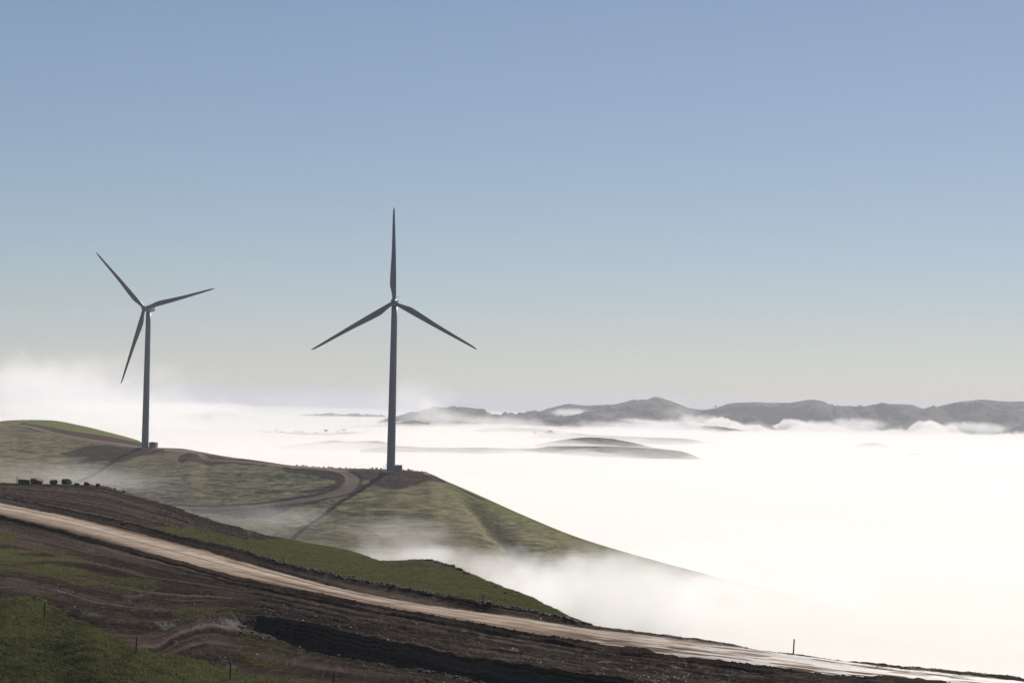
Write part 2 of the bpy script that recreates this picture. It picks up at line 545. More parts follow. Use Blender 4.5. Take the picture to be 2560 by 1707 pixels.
# verge between road and berm keeps a little of the road colour
road = np.maximum(road, 0.38 * sstep(6.0, 6.05, VV) * sstep(6.8, 6.2, VV) * sstep(-0.4, 0.5, vn(px * 0.004, VV * 5, 4)))
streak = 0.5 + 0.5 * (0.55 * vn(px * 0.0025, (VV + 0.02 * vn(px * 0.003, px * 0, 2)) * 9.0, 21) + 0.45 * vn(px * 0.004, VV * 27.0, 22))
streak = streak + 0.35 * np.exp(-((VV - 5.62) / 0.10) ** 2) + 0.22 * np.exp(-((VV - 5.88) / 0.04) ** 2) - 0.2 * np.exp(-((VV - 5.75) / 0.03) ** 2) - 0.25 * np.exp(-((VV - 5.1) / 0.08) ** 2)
wet = sstep(1000, 2100, px) * (0.65 + 0.5 * vn(px * 0.006, VV * 16, 31) + 0.5 * vn(px * 0.02, VV * 40, 32))

# relief
bench = sstep(1.9, 2.2, VV) * sstep(5.0, 4.8, VV) * sstep(0, 500, px)
dz = 0.07 * fbm(X * 2.4, Y * 1.1, 41, 4) * (1 - road) * (1 - 0.5 * grass)
dz += 0.10 * fbm(X * 0.7, Y * 0.5, 42, 3) * (1 - road) * (1 - 0.6 * grass)
dz += 0.16 * fbm(X * 0.16, Y * 0.08, 43, 3) * (1 - road)
rutc = vn(px * 0.0016, px * 0, 51) * 0.16
for vc, w, a in ((4.62, 0.055, 0.75), (4.30, 0.035, 0.26), (3.9, 0.05, 0.42), (3.45, 0.05, 0.16), (3.1, 0.06, 0.2), (2.6, 0.05, 0.14)):
    e = np.exp(-((VV - vc - rutc * (0.5 + vc / 5)) / w) ** 2)
    e2 = np.exp(-((VV - vc - 0.09 - rutc * (0.5 + vc / 5)) / (w * 0.9)) ** 2)
    brk = 0.55 + 0.6 * fbm(px * 0.012, VV * 3, 60 + int(vc * 10), 3)
    dz += bench * a * np.clip(brk, 0, 1.3) * (e2 * 0.8 - e)
dz += bench * 0.09 * np.abs(vn(px * 0.006, VV * 26, 71)) + bench * 0.04 * vn(px * 0.03, VV * 40, 72)
dz += 0.30 * fbm(X * 0.55, Y * 0.5, 79, 4) * np.exp(-((VV - 1.7) / 0.6) ** 2) * sstep(350, 600, px)
# lumpy windrow between road and bench, berm lumps
dz += 0.22 * np.exp(-((VV - 4.92) / 0.08) ** 2) * (0.5 + 0.5 * fbm(X * 0.8, Y * 0.4, 81, 3)) * sstep(250, 600, px)
dz += 0.35 * np.exp(-((VV - 7.0) / 0.06) ** 2) * np.abs(fbm(X * 1.1, Y * 0.7, 83, 3)) * sstep(1600, 1300, px)
dz += 0.10 * np.exp(-((VV - 7.0) / 0.4) ** 2) * fbm(X * 1.6, Y * 1.0, 84, 3) * sstep(1300, 1600, px)
mound = sstep(7.1, 7.6, VV) * sstep(720, 600, px)
dz += mound * 0.16 * fbm(X * 0.8, Y * 0.5, 85, 4)
dz += 0.035 * vn(px * 0.004, VV * 40, 91) * road
# grass slopes: small terraces running along the slope
dz += 0.10 * grass * fbm(X * 0.25, Y * 1.1, 95, 3) * (VV < 2.2) * (VV > -0.6)
dz += 0.05 * grass * fbm(X * 1.4, Y * 0.9, 97, 3)
dz += 0.16 * grass * fbm(X * 0.12, Y * 0.12, 96, 4) * (VV > 7.2)
dz *= sstep(-3.9, -0.5, VV)
Zd = Z + dz
me = mesh_np("ground", np.stack([X, Y, Zd], -1).reshape(-1, 3), grid_quads(*Y.shape))
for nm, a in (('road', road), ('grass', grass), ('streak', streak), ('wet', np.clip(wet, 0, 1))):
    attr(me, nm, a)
M_FG = mat_foreground()
link("ground", me, M_FG, kind='structure')
FGpx, FGpy = project(X, Y, Zd)
FG = (X, Y, Zd, FGpx, FGpy, VV, grass, road)

# ------------------------------------------------------------------ turbine hill
TS2 = np.concatenate([np.linspace(-0.6, slope(-60, 1200)[0], 60, endpoint=False),
                      np.linspace(slope(-60, 1200)[0], slope(2200, 1200)[0], 1250),
                      np.linspace(slope(2200, 1200)[0], 0.5, 61)[1:]])
H_CREST = [(-3000, 1120, 1700), (-900, 1085, 1560), (-300, 1062, 1520), (0, 1052, 1490), (30, 1049.5, 1480), (85, 1048.5, 1470), (130, 1050, 1460), (200, 1062, 1440), (270, 1079, 1415), (330, 1095, 1390),
           (350, 1102, 1375), (362, 1113, 1350), (372, 1117, 1340), (450, 1120, 1315), (500, 1128, 1300), (560, 1139, 1275), (640, 1150, 1235), (735, 1163, 1190), (850, 1169.5, 1150),
           (976, 1172.5, 1112), (1062, 1179, 1092), (1078, 1184, 1084), (1110, 1199, 1078), (1180, 1229, 1068), (1240, 1256, 1060), (1300, 1283, 1050), (1431, 1337, 1035), (1500, 1360, 1025), (1650, 1403, 1000),
           (1850, 1455, 970), (2000, 1490, 940), (2300, 1570, 900), (3000, 1720, 820), (4000, 1900, 760)]
H_SHOULD = [(-3000, 1150, 1660), (-900, 1100, 1520), (-300, 1076, 1460), (0, 1060, 1445), (68, 1066, 1420), (136, 1084, 1390), (204, 1098, 1365), (306, 1112, 1335), (354, 1119, 1327), (400, 1123, 1318), (470, 1132, 1292), (520, 1150, 1268), (600, 1155, 1232),
            (740, 1169, 1165), (850, 1178, 1118), (976, 1178, 1096), (1055, 1184, 1085), (1080, 1190, 1078), (1110, 1204, 1074), (1180, 1235, 1063), (1240, 1262, 1055), (1300, 1290, 1045), (1431, 1345, 1030), (1500, 1368, 1020), (1650, 1412, 994),
            (1850, 1465, 962), (2000, 1500, 932), (2300, 1580, 892), (3000, 1730, 812), (4000, 1910, 752)]
H_LOW = [(-3000, 1190, 1330), (-300, 1196, 1260), (0, 1200, 1265), (222, 1206, 1268), (350, 1245, 1215), (500, 1303, 1115), (620, 1330, 1050), (750, 1352, 1003), (960, 1405, 945), (1150, 1440, 925), (1300, 1490, 895), (1450, 1545, 855),
         (1700, 1600, 805), (2000, 1650, 765), (2600, 1740, 720), (4000, 1900, 700)]
a = line(TS2, H_LOW, 'd'); b = line(TS2, H_SHOULD, 'd'); c = line(TS2, H_CREST, 'd')
one2 = np.ones_like(TS2)
la = (a[0], a[0] * a[1]); lb = (b[0], b[0] * b[1]); lc = (np.maximum(c[0], b[0] + 3), np.maximum(c[0], b[0] + 3) * c[1])
fl = (np.minimum(a[0] - 120, 640), -104 * one2)
m1 = (la[0] * .62 + fl[0] * .38, la[1] * .72 + fl[1] * .28)
# convex shoulder: the slope eases towards the top
m2 = (la[0] * .45 + lb[0] * .55, la[1] * .43 + lb[1] * .57)
LH = [fl, m1, la, m2, lb, lc, (lc[0] + 25, lc[1] - 3), (lc[0] + 120, lc[1] - 30), (lc[0] + 420, -115 * one2)]
Y, Z, V = loft(LH, [20, 24, 90, 110, 40, 8, 10, 10])
VV = np.broadcast_to(V[:, None], Y.shape)
Zs = smooth_rows(Z, 10)
Z = np.where((VV > 3.9) & (VV < 5.1), Z * 0.6 + Zs * 0.4, Zs)
X = np.broadcast_to(TS2, Y.shape) * Y
px, py = project(X, Y, Z)


def seg_mask(px, py, pts, w, asp=1.0):
    """distance in pixels to a polyline, vertical distances scaled by asp -> 0..1 mask of half width w"""
    best = np.full(px.shape, 1e9)
    p = np.array([(q[0], q[1]) for q in pts], float)
    ww = [q[2] if len(q) > 2 else w for q in pts]
    res = np.zeros(px.shape)
    for i in range(len(p) - 1):
        ax, ay = p[i]; bx, by = p[i + 1]
        dx, dy = bx - ax, (by - ay) * asp
        u = np.clip(((px - ax) * dx + (py - ay) * asp * dy) / (dx * dx + dy * dy), 0, 1)
        d = np.hypot(px - ax - u * dx, (py - ay) * asp - u * dy)
        wi = ww[i] * (1 - u) + ww[i + 1] * u
        res = np.maximum(res, sstep(1.35, 0.7, d / wi))
    return res


def smooth_path(pts, n=8):
    out = []
    for i in range(len(pts) - 1):
        p0 = pts[max(i - 1, 0)]; p1 = pts[i]; p2 = pts[i + 1]; p3 = pts[min(i + 2, len(pts) - 1)]
        for j in range(n):
            t = j / n
            out.append(tuple(0.5 * ((2 * p1[k]) + (-p0[k] + p2[k]) * t + (2 * p0[k] - 5 * p1[k] + 4 * p2[k] - p3[k]) * t * t
                                    + (-p0[k] + 3 * p1[k] - 3 * p2[k] + p3[k]) * t ** 3) for k in range(len(p1))))
    out.append(tuple(pts[-1]))
    return out


TR1 = smooth_path([(-300, 1075, 5), (-60, 1060, 5), (0, 1059, 5), (68, 1065, 6), (136, 1082, 7), (204, 1096, 7), (306, 1111, 7), (354, 1117, 6), (420, 1121, 5), (480, 1125, 7), (500, 1132, 8), (512, 1142, 9), (530, 1149, 7),
                   (600, 1153, 5), (740, 1166, 5), (830, 1173, 7), (868, 1182, 12), (884, 1197, 18), (868, 1219, 16), (808, 1239, 13), (719, 1254, 10), (600, 1265, 9), (500, 1266, 8), (420, 1262, 5)])
vis = (VV > 2) & (VV < 5.6)
track = np.zeros(px.shape)
track[vis] = seg_mask(px[vis], py[vis], TR1, 8, 2.2)
wb = fbm(X * 0.05, Y * 0.05, 7, 3)
pxx = px + wb * 10; pyy = py + wb * 5
dirt = np.zeros(px.shape)
for pts, asp in (([(60, 1062, 8), (160, 1082, 14), (300, 1106, 12), (352, 1113, 8)], 1.6),
                 ([(160, 1131, 8), (230, 1130, 26), (300, 1136, 30), (350, 1128, 24), (400, 1124, 10)], 1.6),
                 ([(205, 1155, 6), (240, 1150, 10), (290, 1148, 8)], 2),
                 ([(455, 1150, 10), (470, 1140, 20), (520, 1150, 18), (560, 1150, 12), (700, 1158, 8), (780, 1166, 9), (860, 1180, 16), (900, 1186, 26), (955, 1185, 22), (1050, 1184, 10)], 1.8),
                 ([(720, 1175, 10), (800, 1180, 16), (850, 1190, 22), (850, 1210, 14), (790, 1228, 7), (750, 1236, 4)], 1.6),
                 ([(940, 1200, 18), (990, 1203, 30), (1040, 1198, 26), (1075, 1195, 12), (1110, 1204, 5)], 1.5),
                 ([(600, 1280, 26), (660, 1275, 22), (730, 1262, 14), (850, 1240, 9), (900, 1215, 12)], 1.6),
                 ([(480, 1272, 8), (600, 1285, 16), (680, 1285, 14), (720, 1275, 6)], 1.6)):
    dirt[vis] = np.maximum(dirt[vis], seg_mask(pxx[vis], pyy[vis], pts, 10, asp))
dirt *= (VV > 2)
lush = sstep(4.05, 4.3, VV) * sstep(370, 340, px) + sstep(1010, 1150, px) * sstep(3.4, 4.2, VV) * 0.6
# fine wheel-rut contrast
dz = 1.1 * fbm(X * 0.035, Y * 0.03, 101, 4) * sstep(0, 2.0, VV) * (1 - sstep(3.4, 3.9, VV))
nn = fbm(X * 0.035, Z * 0.42 + Y * 0.015, 103, 4)
dz += 0.5 * nn * sstep(4.1, 3.6, VV) * (1 - track)
dz += 0.22 * fbm(X * 0.3, Y * 0.3, 105, 3) * (1 - track) * sstep(4.6, 4.0, VV)
dz += 0.25 * np.abs(fbm(X * 0.5, Y * 0.4, 107, 3)) * dirt * (1 - track) * sstep(5.4, 4.9, VV)
# gully down the right flank
gl = np.exp(-((px - (1130 + (py - 1200) * 0.95)) / (28 + (py - 1200) * 0.06)) ** 2) * sstep(1205, 1260, py) * sstep(4.3, 3.7, VV)
dz -= 2.6 * np.clip(gl, 0, 1)
gl2 = np.exp(-((px - (1000 + (py - 1240) * 1.9)) / 40) ** 2) * sstep(1240, 1300, py) * sstep(4.3, 3.7, VV)
dz += 0.8 * np.clip(gl2, 0, 1)
dz -= 0.5 * track * sstep(4.3, 3.8, VV)
scrub = np.clip(gl * 0.75 + 0.6 * np.clip(fbm(X * 0.02, Y * 0.02, 141, 4), 0, 1) * (VV > 2), 0, 1) * (1 - track)
Zd = Z + dz
me = mesh_np("hill_ground", np.stack([X, Y, Zd], -1).reshape(-1, 3), grid_quads(*Y.shape))
attr(me, 'scrub', scrub); attr(me, 'track', track); attr(me, 'dirt', dirt); attr(me, 'lush', np.clip(lush, 0, 1))
link("hill", me, mat_hill(), kind='structure')
hx, hy = project(X, Y, Zd)
HL = (X, Y, Zd, hx, hy, VV, dirt, track)


def hit(S, x, y, vmax=99, vmin=-1.0):
    d = np.hypot(S[3] - x, S[4] - y) + (S[5] > vmax) * 1e4 + (S[5] < vmin) * 1e4
    i = np.unravel_index(np.argmin(d), d.shape)
    return Vector((float(S[0][i]), float(S[1][i]), float(S[2][i])))


def ground_z(S, X, Y):
    t = X / Y
    c = int(np.argmin(np.abs(S[0][100] / S[1][100] - t)))
    return float(np.interp(Y, S[1][:, c], S[2][:, c]))


# ------------------------------------------------------------------ far hills
M_FAR = mat_far()


def far_range(pts, d, fr, bk, seed, gul=1.0, zb=-135.0):
    p = sorted(pts)
    x0, x1 = p[0][0], p[-1][0]
    n = int(min(900, max(140, (x1 - x0) / 1.6)))
    q = np.linspace(x0, x1, n)
    yc = pchip([a[0] for a in p], [a[1] for a in p], q)
    dd = d * (1 + 0.03 * vn(q * 0.006, q * 0, seed))
    t, s = slope(q, yc)
    zc = s * dd
    endf = sstep(0, 0.10, (q - x0) / (x1 - x0)) * sstep(0, 0.10, (x1 - q) / (x1 - x0))
    S = np.concatenate([np.linspace(-1, 0, 90), np.linspace(0, 1, 26)[1:]])
    Yg = np.where(S[:, None] < 0, dd + S[:, None] * fr, dd + S[:, None] * bk)
    Xg = t[None, :] * Yg
    u = np.abs(S[:, None])
    prof = (1 - u) ** 1.1
    k = np.minimum(u * 6, 1) * (1 - u)
    warp = 180 * fbm(Xg / 500, Yg / 500, seed + 5, 3)
    rid = 1 - np.abs(fbm((Xg + warp + 0.35 * Yg) / 330, Yg / 900, seed + 9, 5, 0.55)) * 2.2
    Zg = zb + (zc - zb)[None, :] * prof
    Zg = Zg + gul * k * (rid - 0.55) * 62 + gul * k * 24 * fbm(Xg / 80, Yg / 120, seed + 13, 4)
    Zg = Zg + 1.6 * gul * fbm(Xg / 40, Yg / 40, seed + 19, 3) * (1 - u)
    me = mesh_np("hills", np.stack([Xg, Yg, Zg], -1).reshape(-1, 3), grid_quads(*Yg.shape))
    attr(me, 'gully', np.clip(0.75 - rid * 0.9, 0, 1) * np.clip(k * 4, 0, 1))  # mask for the gully darkening: vegetation plus relief shade put into the colour
    o = link("hills", me, M_FAR, kind='structure')
    gx, gy = project(Xg, Yg, Zg)
    return (Xg, Yg, Zg, gx, gy, np.broadcast_to(S[:, None], Yg.shape))


R_MAIN = far_range([(880, 1085), (932, 1061), (1008, 1040), (1059, 1030), (1102, 1021), (1204, 1024), (1225, 1034), (1280, 1039), (1314, 1037), (1348, 1028), (1395, 1015), (1421, 1010), (1450, 1013), (1493, 1013), (1535, 1011),
                    (1578, 1002), (1607, 1002), (1637, 992), (1671, 1000), (1722, 1019), (1756, 1024), (1781, 1021), (1832, 1008), (1883, 1005), (1964, 1007), (2028, 999), (2053, 1002), (2087, 1013),
                    (2155, 1015), (2223, 1010), (2274, 1011), (2313, 1022), (2347, 1015), (2410, 1003), (2453, 999), (2495, 1002), (2560, 1004), (2760, 1010), (3100, 1020), (3500, 1060)], 7500, 1500, 1200, 200)
R_LEFT = far_range([(660, 1075), (725, 1047), (765, 1035), (800, 1037), (830, 1034.5), (850, 1040), (885, 1039), (945, 1041), (975, 1050), (1060, 1075)], 9500, 900, 900, 230)
R_MID = far_range([(700, 1085), (760, 1077), (800, 1075), (872, 1070), (966, 1060), (1025, 1053), (1131, 1047), (1238, 1048), (1365, 1043), (1450, 1041), (1535, 1048), (1600, 1055), (1700, 1062), (1800, 1068), (1900, 1090)], 6300, 900, 700, 260, 0.8)
R_LOW = far_range([(1130, 1092), (1187, 1075), (1238, 1070), (1323, 1071), (1400, 1076), (1500, 1092)], 5300, 500, 500, 290, 0.5)
R_TREE = far_range([(1280, 1104), (1318, 1094), (1374, 1085), (1429, 1083), (1493, 1087), (1600, 1092), (1700, 1096), (1800, 1110)], 4500, 500, 500, 310, 0.5)
R_LT = far_range([(560, 1096), (600, 1087), (650, 1083), (720, 1081), (800, 1083), (880, 1080), (1000, 1096)], 5000, 500, 500, 320, 0.5)
far_range([(1290, 1130), (1323, 1116), (1387, 1102), (1472, 1093), (1527, 1096), (1557, 1101), (1650, 1122)], 3700, 400, 400, 330, 0.4)
far_range([(900, 1124), (991, 1115), (1068, 1118), (1195, 1119), (1323, 1121), (1387, 1115), (1493, 1115), (1600, 1119), (1700, 1127), (1760, 1150)], 3050, 330, 330, 350, 0.4)
far_range([(660, 1128), (693, 1118), (770, 1107), (842, 1101), (872, 1104), (940, 1102), (966, 1106), (1030, 1124)], 3500, 400, 400, 370, 0.4)
far_range([(2080, 1133), (2135, 1115), (2176, 1106), (2202, 1109), (2235, 1121), (2290, 1143)], 4300, 300, 300, 390, 0.3)
far_range([(2190, 1152), (2249, 1138), (2283, 1134), (2308, 1137), (2360, 1152)], 3600, 250, 250, 410, 0.3)

# valley floor under the fog, out to the horizon
vx = np.array([[-30000, 300, -140], [30000, 300, -140], [30000, 42000, -140], [-30000, 42000, -140]], float)
link("valley_floor", mesh_np("valley_floor", vx, [[0, 1, 2, 3]]), M_FAR, kind='structure')

# ------------------------------------------------------------------ fog sea: a closed body of fog with a billowing top
FT = np.concatenate([np.linspace(-0.62, -0.24, 60), np.linspace(-0.24, 0.24, 760)[1:], np.linspace(0.24, 0.62, 60)[1:]])
FY = np.unique(np.concatenate([np.geomspace(430, 26000, 360), np.linspace(5800, 7600, 110)]))
Yg = np.repeat(FY[:, None], len(FT), 1)
Xg = FT[None, :] * Yg
amp = 2.5 + 4.5 * sstep(1500, 6500, Yg)
sc = 45 + 0.022 * Yg
S2 = lambda s, k: np.abs(fbm(Xg / (60 * s), Yg / (60 * s), k, 4, 0.55))
puff = (1 - 2.0 * S2(1.0, 501)) * 0.4 + (1 - 2 * np.abs(fbm(Xg / 240, Yg / 330, 505, 5, 0.55))) * 0.8
ZB = np.interp(Yg, [400, 1000, 1600, 3000, 4500, 6500, 9000, 30000], [-80, -80, -74, -65, -65, -62, -66, -70])
ZB = ZB + 10.5 * sstep(0.05, 0.085, FT)[None, :] * sstep(1400, 1000, Yg)
TOPB = 60 * sstep(-0.085, -0.13, FT)[None, :] * sstep(3500, 6000, Yg) * np.clip(fbm(Xg / 260, Yg / 500, 531, 5, 0.6) - 0.02, 0, 1)
lft = sstep(-0.03, -0.09, FT)[None, :] * sstep(2500, 3500, Yg)
ZB = ZB - 9 * lft * sstep(7500, 6500, Yg)
TOPZ = ZB + TOPB + amp * puff + 3 * fbm(Xg / 900, Yg / 900, 507, 3)
# against the main range the fog stands in cumulus-like heaps
TOPZ = TOPZ + 10 * sstep(6000, 6700, Yg) * sstep(7600, 7000, Yg) * np.clip(fbm(Xg / 75, Yg / 260, 511, 4, 0.6) + 0.10, 0, 1) * 4.5 * sstep(0.03, 0.08, FT)[None, :]


def closed_slab(name, Xg, Yg, TOPZ, botz, mat, **props):
    r, c = Yg.shape
    top_v = np.stack([Xg, Yg, TOPZ], -1).reshape(-1, 3)
    bot_v = np.stack([Xg, Yg, np.full_like(Xg, botz)], -1).reshape(-1, 3)
    q1 = grid_quads(r, c)
    idx = np.arange(r * c).reshape(r, c)
    ring = np.concatenate([idx[0, :-1], idx[:-1, -1], idx[-1, :0:-1], idx[:0:-1, 0]])
    co = np.concatenate([top_v, bot_v[ring]])
    bi = r * c + np.arange(len(ring))
    side = np.stack([ring, bi, np.roll(bi, -1), np.roll(ring, -1)], -1)
    nq = np.concatenate([q1, side])
    loops = np.concatenate([nq.ravel(), bi[::-1]])
    starts = 4 * np.arange(len(nq) + 1)
    me = bpy.data.meshes.new(name)
    me.vertices.add(len(co)); me.vertices.foreach_set('co', co.astype(np.float32).ravel())
    me.loops.add(len(loops)); me.loops.foreach_set('vertex_index', loops.astype(np.int32))
    me.polygons.add(len(starts)); me.polygons.foreach_set('loop_start', starts.astype(np.int32))
    me.update(calc_edges=True)
    return link(name, me, mat, kind='stuff', **props)


closed_slab("fog", Xg, Yg, TOPZ, -138.0, mat_fog("fog_sea", 0.024, 0.3, (0.94, 0.925, 0.90)), label="dense white sea of fog filling the valley", category="fog")
# thinner air-borne mist lying on the fog sea
sl_ = (slice(None, None, 2), slice(None, None, 2))
X2, Y2, T2 = Xg[sl_], Yg[sl_], TOPZ[sl_]
near_f = sstep(1400, 2000, Y2)
up = (4 + 11 * near_f * (1 - 0.6 * sstep(5000, 6000, Y2))) * (0.8 + 0.9 * fbm(X2 / 180, Y2 / 260, 521, 4, 0.6))
closed_slab("fog_veil", X2, Y2, T2 + np.maximum(up, 0.4), -137.0, mat_fog("fog_veil", 0.0022, 0.3, (0.97, 0.955, 0.935)), label="thin veil of mist lying over the fog sea", category="fog")

# ------------------------------------------------------------------ mist patches
def mist(x, y, d, size, dens, nscale, **kw):
    bm = bmesh.new()
    bmesh.ops.create_icosphere(bm, subdivisions=3, radius=1.0)
    for v in bm.verts:
        v.co = Vector((v.co.x * size[0], v.co.y * size[1], v.co.z * size[2]))
    me = bpy.data.meshes.new("mist"); bm.to_mesh(me); bm.free()
    lab = kw.pop('lab')
    m = mat_mist("mist", dens, size, nscale, **kw)
    return link("mist", me, m, None, P(x, y, d), kind='stuff', label=lab, category="mist")


mist(60, 995, 2100, (190, 200, 84), 0.0055, 0.030, thr=0.60, gain=6.0, dist=1.2, seed=1, low=0.6, lab="tall plume of mist rising behind the left knoll")
mist(330, 1035, 2200, (220, 200, 55), 0.0042, 0.034, thr=0.60, gain=6.0, dist=1.2, seed=2, low=0.6, lab="mist drifting behind the left wind turbine")
mist(230, 965, 2500, (250, 180, 80), 0.0026, 0.030, thr=0.60, gain=6, dist=1.2, seed=17, low=0.7, lab="thin torn mist above the left knoll")
mist(450, 1022, 6500, (620, 250, 40), 0.0032, 0.012, thr=0.50, gain=3.5, seed=18, low=0.7, lab="long torn bank of mist along the left fog horizon")
mist(780, 1020, 5200, (420, 300, 80), 0.0010, 0.010, thr=0.50, gain=3.0, seed=3, low=0.8, lab="thin mist veil over the far left fog")
mist(1030, 1000, 5400, (150, 260, 85), 0.0019, 0.011, thr=0.42, gain=2.0, seed=4, stretch=(1.3, 1, 0.6), low=0.8, lab="wispy mist rising right of the middle wind turbine")
mist(1230, 1062, 6000, (300, 160, 38), 0.0080, 0.022, thr=0.50, gain=4.0, seed=5, low=0.5, lab="fog bank lying before the flat topped far hill")
mist(1425, 1032, 7150, (95, 90, 22), 0.020, 0.024, thr=0.40, gain=2.4, seed=6, low=0.3, lab="small bright mist patch on the far hillside")
mist(1700, 1030, 6950, (100, 110, 32), 0.0035, 0.020, thr=0.42, gain=2.0, seed=7, low=0.3, lab="thin mist below the highest far peak")
mist(1640, 1072, 5700, (350, 200, 38), 0.010, 0.022, thr=0.50, gain=4.0, seed=8, low=0.4, lab="ragged mist along the foot of the far range")
for i_, (mx, my, md, mr, mh, ms, lb_) in enumerate(((1745, 1056, 6600, 120, 36, 21, "tallest puff of fog against the far range"), (1590, 1060, 6500, 90, 26, 22, "small puff of fog under the highest peak"),
                                           (2140, 1062, 6750, 130, 32, 23, "puff of fog under the second far summit"), (2040, 1064, 6750, 90, 24, 24, "low puff of fog left of the second summit's foot"),
                                           (2430, 1070, 6750, 150, 30, 25, "puff of fog at the foot of the rightmost far hills"), (1120, 1046, 6050, 170, 36, 26, "wisps creeping up the flat topped far hill"),
                                           (1075, 1020, 6300, 60, 48, 27, "thin plume rising off the left end of the flat topped hill"))):
    mist(mx, my, md, (mr, 70, mh), 0.018 if i_ < 5 else (0.012 if i_ == 5 else 0.011), 0.03 if i_ < 5 else 0.02, thr=0.36, gain=2.6, seed=ms, low=0.5, lab=lb_)
for mx, my, md, sz, dn, sd, lb_ in ((1070, 1385, 800, (26, 50, 9), 0.022, 31, "bright tongue of mist behind the green spur"),
                                  (1210, 1410, 820, (45, 60, 13), 0.012, 32, "drifting mist streak climbing the hill"),
                                  (1400, 1440, 840, (45, 60, 15), 0.013, 33, "torn mist edge on the lower hillside"),
                                  (1600, 1425, 870, (48, 60, 15), 0.006, 37, "mist tongue climbing the far end of the long spur"),
                                  (1490, 1410, 860, (34, 50, 11), 0.006, 38, "small mist puff on the lower right hillside"),
                                  (1780, 1470, 880, (50, 60, 14), 0.013, 39, "mist swallowing the low end of the spur"),
                                  (1000, 1330, 900, (50, 60, 12), 0.005, 34, "faint mist scarf on the hill below the tower shadow"),
                                  (720, 1290, 900, (40, 60, 8), 0.0035, 35, "faint mist scarf under the winding track"),
                                  (250, 1200, 980, (60, 70, 12), 0.003, 36, "faint mist scarf behind the boulders")):
    mist(mx, my, md, sz, dn, 0.06, thr=0.58, gain=5.0, seed=sd, dist=1.5, low=0.5, lab=lb_)
mist(1570, 1505, 800, (80, 150, 33), 0.012, 0.045, thr=0.54, gain=5.0, dist=1.5, seed=9, low=0.7, lab="dense mist pouring over the hill foot at right")
mist(1280, 1480, 780, (55, 120, 17), 0.013, 0.045, thr=0.52, gain=4.0, dist=1.2, seed=10, low=0.7, lab="mist filling the gap behind the green spur")
mist(1010, 1408, 760, (42, 90, 12), 0.008, 0.05, thr=0.50, gain=3.5, seed=11, low=0.6, lab="thin mist in the hollow below the middle turbine")
mist(560, 1310, 880, (80, 160, 16), 0.0009, 0.025, thr=0.5, gain=3.5, seed=12, low=0.6, lab="faint mist before the winding track")
mist(120, 1200, 980, (110, 180, 16), 0.0009, 0.022, thr=0.5, gain=3.5, seed=13, low=0.6, lab="faint mist on the slope behind the boulders")
mist(1930, 1545, 880, (95, 180, 24), 0.014, 0.028, thr=0.38, gain=2.2, seed=14, low=0.6, lab="thick mist where the long spur sinks into fog")

# ------------------------------------------------------------------ wind turbines
M_TOWER = mat_plain("pale_grey_tower_paint", (0.125, 0.145, 0.18), 0.5, 0.05, 0.4)
M_BLADE = mat_plain("blade_gelcoat", (0.105, 0.125, 0.16), 0.45, 0.05, 0.5, spec=0.35)
M_DARK = mat_plain("dark_metal", (0.05, 0.05, 0.055), 0.5)
M_KIOSK = mat_plain("kiosk_paint", (0.21, 0.16, 0.14), 0.6, 0.1, 2.0)
M_CONC = mat_plain("concrete", (0.38, 0.37, 0.35), 0.85, 0.15, 2.0)


def ring_mesh(name, rings, n, closed=True, smooth=True):
    """rings: list of lists of n points"""
    co = [p for r in rings for p in r]
    q = []
    for k in range(len(rings) - 1):
        for i in range(n):
            j = (i + 1) % n
            q.append((k * n + i, k * n + j, (k + 1) * n + j, (k + 1) * n + i))
    me = bpy.data.meshes.new(name)
    fs = list(q)
    if closed:
        fs.append(tuple(range(n))[::-1]); fs.append(tuple((len(rings) - 1) * n + i for i in range(n)))
    me.from_pydata(co, [], fs)
    for p in me.polygons:
        p.use_smooth = smooth and len(p.vertices) == 4
    return me


def circ(r, z, n, cx=0, cy=0):
    return [(cx + r * math.cos(2 * math.pi * i / n), cy + r * math.sin(2 * math.pi * i / n), z) for i in range(n)]


def bevel_box(name, sx, sy, sz, mat, parent, loc, bev=0.03, seg=2):
    bm = bmesh.new()
    bmesh.ops.create_cube(bm, size=1.0)
    for v in bm.verts:
        v.co = Vector((v.co.x * sx, v.co.y * sy, v.co.z * sz))
    if bev:
        bmesh.ops.bevel(bm, geom=bm.edges[:], offset=bev, segments=seg, affect='EDGES')
    me = bpy.data.meshes.new(name); bm.to_mesh(me); bm.free()
    return link(name, me, mat, parent, loc)


def tower_mesh():
    rings = []
    H = 78.2
    hs = [0.0, 0.35, 0.36, 10]
    for z in (0, 0.25):
        rings.append(circ(2.25, z, 48))
    prof = lambda z: 2.02 - 0.62 * (z / H) ** 1.15
    zs = [0.251]
    for f in (19.5, 39.0, 58.6):
        zs += [f - 0.12, f - 0.10, f + 0.10, f + 0.12]
    zs += [70, H]
    for z in sorted(zs + [5, 12, 26, 32, 46, 52, 65]):
        fl = any(abs(z - f) <= 0.1001 for f in (19.5, 39.0, 58.6))
        rings.append(circ(prof(z) + (0.015 if fl else 0), z, 48))
    return ring_mesh("tower", rings, 48)


